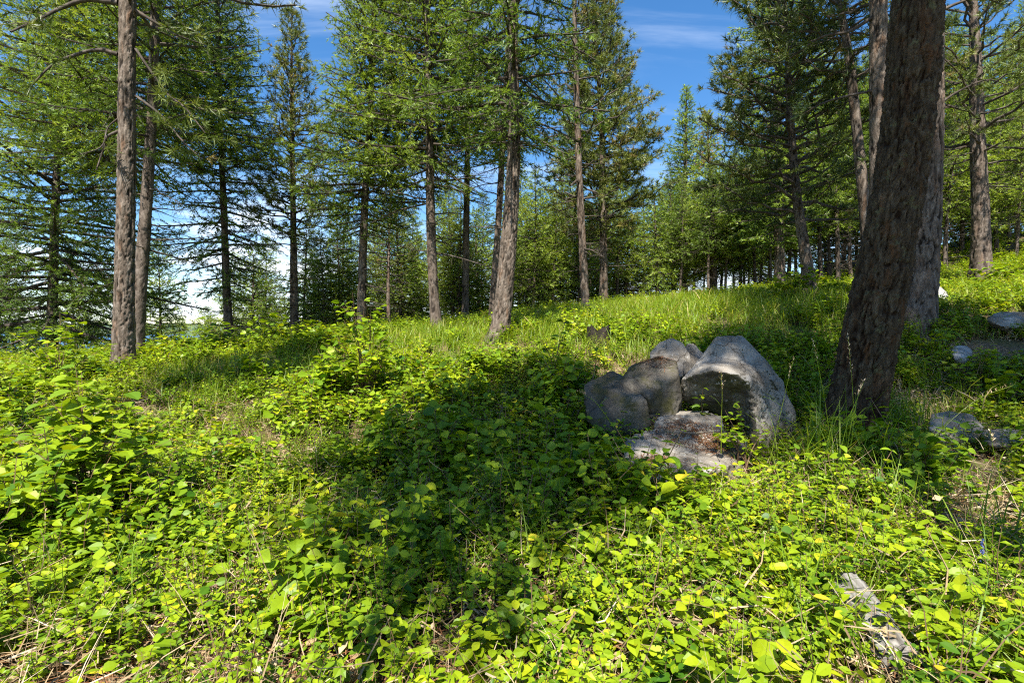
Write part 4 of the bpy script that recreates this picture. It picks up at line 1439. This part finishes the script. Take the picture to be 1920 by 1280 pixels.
def scatter(name, protos, P, scale, label, cat, tilt=.18, seed=0):
    """One mass of plants: points carrying turn and size, a plant on each."""
    r = np.random.default_rng(seed)
    n = len(P)
    me = bpy.data.meshes.new(name)
    me.vertices.add(n)
    me.vertices.foreach_set('co', np.asarray(P, np.float32).ravel())
    rot = np.c_[r.normal(0, tilt, n), r.normal(0, tilt, n), r.uniform(0, 6.283, n)].astype(np.float32)
    a = me.attributes.new('turn', 'FLOAT_VECTOR', 'POINT')
    a.data.foreach_set('vector', rot.ravel())
    a = me.attributes.new('size', 'FLOAT', 'POINT')
    a.data.foreach_set('value', np.asarray(scale, np.float32))
    a = me.attributes.new('pick', 'INT', 'POINT')
    a.data.foreach_set('value', r.integers(0, len(protos), n).astype(np.int32))
    ob = link(name, me, kind='stuff', label=label, category=cat)
    g = bpy.data.node_groups.new(name, 'GeometryNodeTree')
    g.interface.new_socket('Geometry', in_out='INPUT', socket_type='NodeSocketGeometry')
    g.interface.new_socket('Geometry', in_out='OUTPUT', socket_type='NodeSocketGeometry')
    gi, go = g.nodes.new('NodeGroupInput'), g.nodes.new('NodeGroupOutput')
    jn = g.nodes.new('GeometryNodeJoinGeometry')
    for p in protos:
        oi = g.nodes.new('GeometryNodeObjectInfo')
        oi.inputs['Object'].default_value = p
        gt = g.nodes.new('GeometryNodeGeometryToInstance')
        g.links.new(oi.outputs['Geometry'], gt.inputs[0])
        g.links.new(gt.outputs[0], jn.inputs[0])
    ip = g.nodes.new('GeometryNodeInstanceOnPoints')
    ip.inputs['Pick Instance'].default_value = True

    def named(nm, ty):
        q = g.nodes.new('GeometryNodeInputNamedAttribute')
        q.data_type = ty
        q.inputs['Name'].default_value = nm
        return next(s for s in q.outputs if s.enabled and s.name == 'Attribute')
    g.links.new(gi.outputs[0], ip.inputs['Points'])
    g.links.new(jn.outputs[0], ip.inputs['Instance'])
    g.links.new(named('pick', 'INT'), ip.inputs['Instance Index'])
    e2r = g.nodes.new('FunctionNodeEulerToRotation')
    g.links.new(named('turn', 'FLOAT_VECTOR'), e2r.inputs[0])
    g.links.new(e2r.outputs[0], ip.inputs['Rotation'])
    g.links.new(named('size', 'FLOAT'), ip.inputs['Scale'])
    g.links.new(ip.outputs[0], go.inputs[0])
    md = ob.modifiers.new('plants', 'NODES')
    md.node_group = g
    return ob


def fan(n, y0, y1, half=1.22, bias=0.5, r=rng):
    """Points over the view's fan between two distances."""
    u = r.uniform(0, 1, n)
    y = (y0 ** (1 + bias) + u * (y1 ** (1 + bias) - y0 ** (1 + bias))) ** (1 / (1 + bias))
    x = r.uniform(-half, half, n) * (y + 0.8)
    return x, y


def clear(x, y, pad=0.0):
    k = np.ones(len(x), bool)
    for (cx, cy, ex, ey) in BLOCK:
        k &= ((x - cx) / max(ex + pad, .02)) ** 2 + ((y - cy) / max(ey + pad, .02)) ** 2 > 1
    return k


def ground_pts(x, y):
    return np.c_[x, y, tz(x, y)]


def nz2(x, y, f, seed):
    return fbm(np.c_[x * f, y * f, np.zeros_like(x)], 3, seed)


def pxof(x, y, z):
    c, s = math.cos(PITCH), math.sin(PITCH)
    d = y * c + (z - CAM_Z) * s
    return 960 + 960 * x / d, 640 - 960 * (-y * s + (z - CAM_Z) * c) / d


# grassy places: the crest right of centre, before the bent tree, strips on the left
def grassy(x, y):
    g = np.zeros_like(x)
    for (cx, cy, rx, ry, a) in [(4.6, 13.5, 4.6, 5.0, 1), (-2.0, 12.2, 2.0, 2.0, 1), (1.2, 11.5, 1.5, 1.6, .8), (-4.2, 8.4, 1.1, 1.0, .8), (-5.0, 9.8, 2.0, 1.2, .8), (6.5, 9.6, 1.8, 1.6, .7), (3.9, 7.2, 1.2, .9, .7)]:
        g = np.maximum(g, a * np.exp(-(((x - cx) / rx) ** 2 + ((y - cy) / ry) ** 2) ** 1.5))
    return np.clip(g + 0.12 * nz2(x, y, .8, 77), 0, 1)


# near field
for _q, _ex, _ey in [((1795, 860, 4.85), .5, .55), ((1885, 860, 4.8), .5, .45), ((1890, 620, 7.9), .9, .4), ((1762, 560, 10.3), .35, .5), ((1802, 668, 7.2), .25, .3)]:
    _b = at(*_q)
    BLOCK.append((_b[0], _b[1], _ex, _ey))
_p = at(1650, 1195, 2.5)
BLOCK.append((1.54, 2.1, .13, .34))
x, y = fan(6400, 1.15, 9.0, bias=.75)
k = clear(x, y) & (rng.uniform(0, 1, len(x)) > .9 * grassy(x, y)) & (nz2(x, y, 1.3, 3) > -.36)
x, y = x[k], y[k]
tall = np.exp(-(((x - .2) / 2.0) ** 2 + ((y - 6.3) / 1.9) ** 2)) * .8 + np.exp(-(((x + 3.2) / 1.0) ** 2 + ((y - 3.6) / 1.0) ** 2)) * .6
scatter('ground_cover', SNOW, ground_pts(x, y), rng.uniform(.55, 1.15, len(x)) * (1 + tall) * np.clip(.6 + y * .1, .7, 1.05) * (1 + .55 * nz2(x, y, 1.1, 91)), 'low sunlit carpet of oval green leaves across the foreground', 'ground cover', seed=1)
x, y = fan(3000, 1.1, 6.5, bias=.5)
k = clear(x, y) & (nz2(x, y, 1.0, 9) > -.15)
x, y = x[k], y[k]
scatter('ground_cover', BROAD, ground_pts(x, y), rng.uniform(.55, 1.15, len(x)), 'broad glossy yellow-green leaves close to the ground at the front', 'ground cover', seed=2)
x, y = fan(2600, 1.2, 9.5, bias=.7)
k = clear(x, y, -.05) & (nz2(x, y, .9, 21) > -.1)
x, y = x[k], y[k]
scatter('ground_cover', FINE, ground_pts(x, y), rng.uniform(.6, 1.15, len(x)), 'fine twiggy small-leaved plants mixed through the foreground', 'ground cover', seed=3)
x, y = fan(1700, 1.2, 9.0, bias=.7)
k = clear(x, y) & (nz2(x, y, .6, 61) > .05)
x, y = x[k], y[k]
scatter('ground_cover', DARKL, ground_pts(x, y), rng.uniform(.6, 1.2, len(x)), 'deep green narrow-leaved plants in drifts through the cover', 'ground cover', seed=11)
x, y = fan(1300, 1.2, 8.0, bias=.6)
k = clear(x, y) & (nz2(x, y, .8, 67) > .1)
x, y = x[k], y[k]
scatter('ground_cover', PALE, ground_pts(x, y), rng.uniform(.6, 1.2, len(x)), 'pale yellow-green round-leaved plants in patches', 'ground cover', seed=12)
# middle and far
x, y = fan(8500, 7.5, 24, half=1.2, bias=.6)
k = clear(x, y) & (rng.uniform(0, 1, len(x)) > grassy(x, y) * 1.15)
x, y = x[k], y[k]
scatter('ground_cover', FARC, ground_pts(x, y), rng.uniform(.6, 1.15, len(x)) * (1 + .35 * nz2(x, y, .5, 55)), 'leafy low cover over the middle distance and crest', 'ground cover', seed=4)
x, y = fan(2500, 22, 50, half=1.25, bias=.9)
scatter('ground_cover', FARC, ground_pts(x, y), rng.uniform(1.0, 1.9, len(x)), 'distant leafy cover under the far trees', 'ground cover', seed=5)
# grass
x, y = fan(9000, 5.0, 22, half=1.2, bias=.7)
gk = grassy(x, y)
k = clear(x, y) & (rng.uniform(0, 1, len(x)) < gk * 1.2 + .03)
x, y = x[k], y[k]
scatter('grass', TUFTFAR, ground_pts(x, y), rng.uniform(.6, 1.2, len(x)), 'bright fine grass on the open crest and between shrubs', 'grass', seed=6)
x, y = fan(650, 1.3, 8.0, bias=.6)
k = clear(x, y, -.1) & (nz2(x, y, .7, 31) > -.2 - .3 * (x > 1))
x, y = x[k], y[k]
scatter('grass', TUFT, ground_pts(x, y), rng.uniform(.6, 1.25, len(x)), 'loose grass blades poking through the leafy foreground', 'grass', seed=7)
x, y = fan(4200, 1.0, 9.0, bias=.6)
x, y = x[clear(x, y, -.1)], y[clear(x, y, -.1)]
scatter('dry_grass', DRYT, ground_pts(x, y), rng.uniform(.6, 1.3, len(x)), 'straw-coloured dead grass between the plants', 'dry grass', tilt=.5, seed=8)
x, y = fan(1500, 1.0, 8.0, bias=.5)
x, y = x[clear(x, y)], y[clear(x, y)]
scatter('twig_litter', TWIG, ground_pts(x, y) + [0, 0, .02], rng.uniform(.6, 1.4, len(x)), 'fallen grey twigs scattered on the forest floor', 'twigs', tilt=.15, seed=9)

x, y = fan(3200, 1.0, 9.0, bias=.5)
x, y = x[clear(x, y)], y[clear(x, y)]
scatter('leaf_litter', LITTER, ground_pts(x, y) + [0, 0, .01], rng.uniform(.7, 1.4, len(x)), 'brown dead leaves and needles lying between the plants', 'leaf litter', tilt=.1, seed=13)

# ------------------------------------------------------------------ shrubs that stand out
LEAF_MESH = []
for i in range(4):
    B = MB()
    V, T = toothed_leaf(1.0, .82 + .05 * i)
    B.add(V, T, .42 + .10 * i)
    LEAF_MESH.append(B.mesh('leaf', [LEAF]))


def shrub(name, label, px, py, depth, spread, height, n_stem, n_leaf, leaf, seed, cat='shrub', flat=0.0, base_z=None, pitch=(-.35, .35)):
    r = np.random.default_rng(seed)
    p = at(px, py, depth)
    z = float(tz(p[0], p[1])[0]) if base_z is None else base_z
    root = thing(name, label, cat, (p[0], p[1], z))
    pts = []
    for s in range(n_stem):
        a = r.uniform(0, 6.28)
        q = math.sqrt(r.uniform(.02, 1))
        tip = np.array([math.sin(a) * spread[0] * q, math.cos(a) * spread[1] * q, height * (1 - .55 * q * q) * r.uniform(.72, 1.05)])
        mid = tip * [.35, .35, .6] + r.normal(0, .04, 3)
        c = spline(np.array([r.normal(0, .05, 3) * [1, 1, 0] - [0, 0, .05], mid, tip]), 8)
        B = MB()
        tube(B, c, np.linspace(.009, .002, 8), 4, r.uniform(0, 1), 0, cap=False)
        K = 5
        for kk in range(K):
            i = r.integers(3, 7)
            d = unit(np.array([r.normal(0, 1), r.normal(0, 1), r.uniform(-.1, .6)])) * r.uniform(.12, .32) * max(spread)
            e = c[i] + d
            sticks(B, c[i][None], e[None], .003, .0015, .5, 0)
            pts += [(c[i] + d * f, math.atan2(d[0], d[1])) for f in (.35, .65, 1.0)]
        pts += [(c[i], math.atan2(tip[0], tip[1])) for i in (4, 5, 6, 7)]
        link('stem', B.mesh('stem', [STEM]), root)
    sel = r.permutation(len(pts))[:n_leaf] if len(pts) >= n_leaf else r.integers(0, len(pts), n_leaf)
    for t in sel:
        q, az = pts[t]
        o = link('leaf', LEAF_MESH[int(r.integers(0, 4))], root)
        s = leaf * r.uniform(.6, 1.2)
        m = rotm(az + r.normal(0, .9), r.uniform(*pitch), r.normal(0, .35))
        M4 = Matrix(((*(m[0] * s), 0), (*(m[1] * s), 0), (*(m[2] * s), 0), (0, 0, 0, 1)))
        M4.translation = Vector([float(c) for c in q + r.normal(0, .02, 3)])
        o.matrix_local = M4
    return root


shrub('hazel_shrub', 'large bright-leaved shrub at the left front with broad toothed leaves', 165, 900, 3.9, (.8, .5), 1.3, 14, 260, .125, 601, pitch=(-.3, .15))
shrub('hazel_shrub', 'low yellow-green leafy shrub at the left edge below the large shrub', 25, 980, 3.4, (.6, .5), .62, 9, 130, .11, 602, pitch=(-.3, .2))
shrub('leafy_sapling', 'upright leafy sapling with pale top leaves left of the bent tree', 690, 790, 7.6, (.75, .5), 1.75, 24, 299, .115, 603)
shrub('leafy_shrub', 'shrub low at the left foot of the upright sapling', 630, 800, 7.4, (.6, .4), .95, 12, 190, .12, 604)
shrub('leafy_shrub', 'dense fresh green shrub before the far left fir', 105, 720, 8.6, (.95, .7), 1.4, 16, 290, .12, 605)
shrub('leafy_shrub', 'dark green leafy shrub at the left edge in half shade', 15, 760, 6.8, (.7, .6), .9, 10, 160, .11, 606)
shrub('leafy_shrub', 'shrub just right of the nearest left pine trunk', 330, 700, 12.0, (1.2, .7), .7, 20, 260, .12, 607)
shrub('leafy_shrub', 'sunny shrub before the slim dark straight trunk', 425, 690, 12.4, (1.1, .7), 1.0, 20, 280, .13, 608)
shrub('leafy_shrub', 'low pale shrub on the crest beneath the pointed pine', 530, 680, 13.0, (1.3, .7), .95, 20, 295, .14, 609)
shrub('leafy_shrub', 'yellowish shrub on the crest between the pointed pine and the upright sapling', 600, 690, 11.5, (1.0, .7), .75, 16, 260, .13, 620)
shrub('leafy_shrub', 'dark leaved shrub at the foot of the bent centre tree', 890, 690, 8.2, (.6, .4), .75, 10, 170, .095, 610)
shrub('leafy_sapling', 'thin dark-leaved sapling rising right of the bent tree', 1040, 690, 7.2, (.42, .3), 1.45, 6, 70, .10, 611)
shrub('leafy_shrub', 'shaded shrub left of the dark mossy slab', 1050, 760, 5.6, (.6, .5), .75, 12, 230, .075, 612)
shrub('small_shrub', 'small bright shrub growing before the overhanging boulder', 1400, 850, 4.6, (.26, .2), .88, 7, 110, .06, 613)
shrub('small_shrub', 'spreading small-leaved shrub at the front of the leaning tree', 1665, 870, 4.4, (.35, .25), .48, 8, 110, .065, 614)
shrub('leafy_shrub', 'sunlit shrub on the slope at the foot of the leaning dark pine', 1480, 590, 12.4, (1.1, .7), .85, 12, 220, .13, 615)
shrub('leafy_shrub', 'shrub in the deep shade behind the long grey boulder', 1840, 740, 7.0, (.8, .4), .6, 12, 200, .08, 616)
shrub('leafy_shrub', 'low shrub growing over the front slab of the boulder pile', 1330, 920, 4.0, (.42, .25), .34, 10, 180, .06, 617)
shrub('leafy_shrub', 'shaded leafy shrub in the middle of the dark patch left of the boulders', 930, 850, 5.6, (.7, .5), .6, 12, 240, .08, 618)
shrub('leafy_shrub', 'bright shrub by the base of the right-edge pine', 1870, 520, 15.0, (1.2, .8), .8, 12, 200, .14, 619)

shrub('leafy_shrub', 'shaded shrub before the low dark mossy slab', 1120, 820, 4.95, (.42, .25), .42, 10, 180, .07, 621)
shrub('leafy_shrub', 'small shrub at the left corner of the front slab', 1185, 860, 4.35, (.25, .18), .36, 7, 90, .06, 622)
# broad-leaved sprigs nearest the viewer, each a plant of its own
GP = 'broad-leaved sprigs along the lower edge'
LP = 'broad-leaved low sprig among the sunlit leaves along the lower edge'
r = np.random.default_rng(77)
for i in range(52):
    px = 30 + (i * 1860 / 52) + r.uniform(-25, 25)
    dep = r.uniform(2.0, 3.1)
    p = at(px, 640, dep)
    if not clear(np.array([p[0]]), np.array([p[1]]))[0]:
        continue
    z = float(tz(p[0], p[1])[0])
    root = thing('broadleaf_plant', LP, 'plant', (p[0], p[1], z), GP)
    B = MB()
    top = np.array([r.normal(0, .03), r.normal(0, .03), r.uniform(.14, .26)])
    tube(B, spline(np.array([[0, 0, -.03], top * .5 + r.normal(0, .01, 3), top]), 5), np.linspace(.004, .002, 5), 4, .5, 0)
    link('stem', B.mesh('stem', [STEM]), root)
    for j in range(int(r.integers(5, 9))):
        s = r.uniform(.06, .105)
        m = rotm(r.uniform(0, 6.28), r.uniform(-.15, .45), r.normal(0, .25))
        M4 = Matrix(((*(m[0] * s), 0), (*(m[1] * s), 0), (*(m[2] * s), 0), (0, 0, 0, 1)))
        M4.translation = Vector([float(c) for c in top * r.uniform(.55, 1.0)])
        o = link('leaf', LEAF_MESH[int(r.integers(0, 4))], root)
        o.matrix_local = M4

# tall grass stalks with seed heads before the leaning tree and the boulders
r = np.random.default_rng(88)


def stalk(label, pts, depth, head=True, w=.006):
    P = spline(np.array([at(a, b, depth) for a, b in pts]), 12)
    o0 = P[0].copy()
    root = thing('grass_stalk', label, 'grass stalk', o0)
    B = MB()
    tube(B, P - o0, np.linspace(w * .5, .0012, 12), 4, .6, 0, cap=False)
    link('stem', B.mesh('stem', [GRASS]), root)
    for j in range(2):
        i = int(r.integers(2, 6))
        d = np.array([r.choice([-1, 1]) * .6, r.normal(0, .4), .9])
        t = np.linspace(0, 1, 5)
        L = r.uniform(.16, .3)
        Q = (P[i] - o0) + unit(d) * (t * L)[:, None] + np.array([0, 0, -1]) * (.35 * L * t ** 2)[:, None]
        B = MB()
        s = np.array([.3, .9, .2]) * .006
        ww = np.array([1, 1, .8, .5, .05])[:, None]
        B.add(np.concatenate([Q + s * ww, Q - s * ww]), [[k, k + 1, 6 + k] for k in range(4)] + [[k, 6 + k, 5 + k] for k in range(4)], .55)
        link('blade', B.mesh('blade', [GRASS]), root)
    if head:
        B = MB()
        for k in range(22):
            q = P[int(8 + k * 3 / 22)] + (P[-1] - P[8]) * 0 - o0
            q = (P[8] * (1 - k / 21) + P[-1] * (k / 21)) - o0
            d = unit(np.array([r.normal(0, .7), r.normal(0, .7), .9]))
            V, T = leaf_verts(.024, .008, .2, 0, False)
            B.add(V @ rotm(math.atan2(d[0], d[1]), math.asin(d[2]), 0).T + q + d * r.uniform(.002, .02), T, r.uniform(.4, 1))
        link('seed_head', B.mesh('seed_head', [DRY]), root)


stalk('tall green grass stalk with slim head standing left of the leaning trunk', [(1560, 850), (1548, 760), (1535, 690), (1524, 640)], 4.4)
stalk('drooping pale seed head before the right flank of the large boulder', [(1440, 880), (1460, 790), (1476, 720), (1488, 672)], 4.5)
stalk('thin stalk with seed head before the dark overhang', [(1352, 850), (1353, 780), (1354, 740), (1352, 700)], 4.4)
stalk('grass stalk crossing the base of the leaning trunk', [(1590, 860), (1600, 800), (1598, 720), (1590, 632)], 4.3)
stalk('short seed stalk leaning right across the leaning trunk', [(1575, 850), (1590, 790), (1606, 750), (1620, 715)], 4.2)
stalk('long straw stalk slanting up to the right beside the grey boulder', [(1690, 880), (1760, 810), (1830, 750), (1900, 722)], 4.0)
stalk('pale seed stalk before the left mossy slab', [(1150, 800), (1130, 770), (1110, 748), (1085, 735)], 4.6)
stalk('long thin stalk arching over the shaded leaves in the centre', [(1010, 1120), (985, 980), (950, 880), (915, 800)], 3.0, head=False)
stalk('slim stalk rising among the leaves right of centre at the front', [(1190, 1130), (1184, 1060), (1180, 1010), (1170, 960)], 2.9, head=False)
stalk('stout green blade standing right of the weathered log', [(1668, 1230), (1664, 1180), (1662, 1130), (1655, 1095)], 2.4, head=False, w=.012)
stalk('tall green blade by the blue flower at the right', [(1838, 1220), (1840, 1150), (1836, 1080), (1826, 1030)], 2.5, head=False, w=.014)
stalk('tall stalk at the right edge in the sunlit leaves', [(1880, 930), (1872, 880), (1862, 840), (1856, 800)], 3.4)

# a thick tuft of long grass at the foot of the leaning tree
for (px, py, d, s, lb) in [(1585, 870, 4.6, 1.35, 'long grass tuft at the foot of the leaning trunk'), (1535, 880, 4.5, 1.1, 'long grass tuft between boulder and leaning trunk'), (1720, 760, 5.8, 1.2, 'tall soft grass right behind the leaning trunk'), (1890, 1180, 2.8, .75, 'grass tuft near the blue flower at the right edge')]:
    p = at(px, py, d)
    z = float(tz(p[0], p[1])[0])
    o = link('grass_tuft', tuft(int(px), 60, .72 * s, .011, .75, .5, .16, 4).mesh('grass_tuft', [GRASS]), label=lb, category='grass tuft')
    o.location = (p[0], p[1], z)


# ------------------------------------------------------------------ log, stump, flower, needle litter
def log_mesh(L, R, seed, mat, taper=.75):
    r_ = np.random.default_rng(seed)
    n, m = 60, 40
    t = np.linspace(0, 1, n)
    th = np.linspace(0, 2 * math.pi, m, endpoint=False)
    TH, Tt = np.meshgrid(th, t)
    gr = fbm(np.c_[np.cos(TH).ravel() * 4, np.sin(TH).ravel() * 4, Tt.ravel() * L * 1.5], 4, seed).reshape(TH.shape)
    cr = sstep(vnoise(np.c_[TH.ravel() * 5, Tt.ravel() * 1.3, 0 * Tt.ravel()], seed + 4).reshape(TH.shape), .35, .6)
    rr = R * (1 - (1 - taper) * Tt) * (1 + .30 * gr - .07 * cr)
    V = np.stack([Tt * L - L / 2 + .04 * gr * ((Tt < .03) | (Tt > .97)), rr * np.cos(TH), rr * np.sin(TH) * .8], -1).reshape(-1, 3)
    i, j = np.meshgrid(np.arange(n - 1), np.arange(m), indexing='ij')
    k = (j + 1) % m
    q = np.stack([i * m + j, i * m + k, (i + 1) * m + k, (i + 1) * m + j], -1).reshape(-1, 4)
    T = np.concatenate([q[:, [0, 1, 2]], q[:, [0, 2, 3]]])
    V = np.concatenate([V, [[-L / 2 + .02, 0, 0], [L / 2 - .02, 0, 0]]])
    j = np.arange(m)
    k = (j + 1) % m
    T = np.concatenate([T, np.stack([np.full(m, n * m), k, j], -1), np.stack([np.full(m, n * m + 1), (n - 1) * m + j, (n - 1) * m + k], -1)])
    B = MB()
    B.add(V, T)
    return B.mesh('log', [mat], True)


p = at(1650, 1195, 2.5)
lg = link('weathered_log', log_mesh(.50, .085, 5, WOOD), label='short weathered grey log half buried in leaves at lower right', category='log')
lg.location = (1.54, 2.2, float(tz(1.54, 2.2)[0]) + .10)
lg.rotation_euler = (.5, .06, -1.75)
p = at(1600, 1130, 2.75)
st = link('dead_branch', log_mesh(.8, .018, 6, WOOD, .4), label='thin grey fallen branch beside the weathered log', category='branch')
st.location = (p[0] + .1, p[1], float(tz(p[0], p[1])[0]) + .10)
st.rotation_euler = (0, .05, -.35)
p = at(1420, 552, 15.5)
dl = link('fallen_log', log_mesh(2.6, .10, 8, BARK_FIR, .6), label='dark fallen log on the grassy crest before the thin trunks', category='log')
dl.location = (p[0] - .3, p[1], float(tz(p[0], p[1])[0]) + .16)
dl.rotation_euler = (0, -.12, .2)

p = at(1122, 614, 9.6)
zs = float(tz(p[0], p[1])[0])
sr = thing('tree_stump', 'dark cut stump among shaded leaves above the boulder pile', 'stump', (p[0], p[1], zs))
hst = at(1122, 612, 9.6)[2] - zs
B = MB()
zz = np.linspace(-.1, max(hst - .05, .2), 14)
th = np.linspace(0, 2 * math.pi, 40, endpoint=False)
TH, ZZ = np.meshgrid(th, zz)
rr = .19 * (1 + .35 * np.exp(-(ZZ + .1) / .15)) * (1 + .07 * np.abs(np.sin(TH * 9)) + .05 * np.sin(TH * 3))
ZZ = ZZ + (.05 * np.sin(TH * 2 + 1) + .035 * np.sin(TH * 7) + .02 * np.sin(TH * 13 + 2)) * sstep(ZZ, zz[-1] - .12, zz[-1])
V = np.stack([rr * np.cos(TH), rr * np.sin(TH), ZZ], -1).reshape(-1, 3)
i, j = np.meshgrid(np.arange(13), np.arange(40), indexing='ij')
k = (j + 1) % 40
q = np.stack([i * 40 + j, i * 40 + k, (i + 1) * 40 + k, (i + 1) * 40 + j], -1).reshape(-1, 4)
B.add(V, np.concatenate([q[:, [0, 1, 2]], q[:, [0, 2, 3]]]), .5)
link('bark', B.mesh('bark', [BARK_SHADED], True), sr)
B = MB()
B.add(np.concatenate([V[-40:] * [.97, .97, 1] + [0, 0, .003], [[0, 0, zz[-1] - .05]]]), [[a, (a + 1) % 40, 40] for a in range(40)])
link('cut_face', B.mesh('cut_face', [BARK_SHADED]), sr)

p = at(1838, 1190, 2.55)
zl = float(tz(p[0], p[1])[0])
lu = thing('lupine_flower', 'blue flower spike standing among leaves at lower right', 'flower', (p[0], p[1], zl))
B = MB()
hl = .27
tube(B, np.array([[0, 0, 0], [.005, 0, hl * .5], [0, .01, hl]]), [.004, .003, .0015], 5, .4, 0)
link('stem', B.mesh('stem', [GRASS]), lu)
fb = MB()
V, T = leaf_verts(.022, .016, .5, -.4, False)
fb.add(V, T, .3)
V2, T2 = leaf_verts(.018, .02, .3, -.8, False)
fb.add(V2 + [0, .002, .004], T2, .8)
fm = fb.mesh('floret', [PETAL])
for i in range(0, 34, 2):
    z = hl * (.40 + .50 * i / 34) + random.uniform(-.02, .02)
    o = link('floret', fm, lu)
    s = 1.25 - .6 * i / 34
    m = rotm(i * 2.4, .2 + .5 * i / 34, 0)
    M4 = Matrix(((*(m[0] * s), 0), (*(m[1] * s), 0), (*(m[2] * s), 0), (0, 0, 0, 1)))
    M4.translation = Vector((0, 0, z))
    o.matrix_local = M4
for i in range(9):
    a = i * .7
    o = link('leaf', LEAF_MESH[i % 4], lu)
    m = rotm(a, .3, 0)
    m4 = Matrix(((m[0][0] * .03, m[0][1] * .09, m[0][2] * .05, 0), (m[1][0] * .03, m[1][1] * .09, m[1][2] * .05, 0), (m[2][0] * .03, m[2][1] * .09, m[2][2] * .05, 0), (0, 0, 0, 1)))
    m4.translation = Vector((0, 0, .12 + .02 * (i % 3)))
    o.matrix_local = m4

# brown needles lying on the slabs
bpy.context.view_layer.update()
trees_ = []
for ob, V in ROCKS:
    me = ob.data
    vv = [ob.matrix_world @ v.co for v in me.vertices]
    trees_.append(BVHTree.FromPolygons(vv, [tuple(p_.vertices) for p_ in me.polygons]))
r = np.random.default_rng(99)


def litter(label, spots, n, L=.07):
    B = MB()
    for (px, py, d, sx, sy, wgt) in spots:
        c = at(px, py, d)
        m = int(n * wgt)
        for i in range(m):
            x0, y0 = c[0] + r.normal(0, sx), c[1] + r.normal(0, sy)
            best = None
            for t in trees_:
                h = t.ray_cast(Vector((x0, y0, 3)), Vector((0, 0, -1)))
                if h[0] is not None and (best is None or h[0].z > best):
                    best = h[0].z
            if best is None:
                best = float(tz(x0, y0)[0])
            a = r.uniform(0, 6.28)
            dv = np.array([math.cos(a), math.sin(a), r.normal(0, .15)]) * L * r.uniform(.6, 1.2) * .5
            sv = np.array([-math.sin(a), math.cos(a), 0]) * .0022
            P = np.array([x0, y0, best + r.uniform(.004, .016)])
            B.add([P - dv + sv, P - dv - sv, P + dv - sv, P + dv + sv], [[0, 1, 2], [0, 2, 3]], r.uniform(0, 1))
    link('needle_litter', B.mesh('needle_litter', [RUST]), label=label, category='needle litter', kind='stuff')


litter('rust-brown fallen needles gathered on the slabs of the boulder pile', [(1290, 800, 4.95, .22, .09, 1.0), (1345, 830, 4.75, .12, .08, .5), (1235, 865, 4.4, .10, .06, .3), (1230, 676, 5.65, .10, .10, .5), (1440, 880, 4.7, .2, .12, .4)], 900)
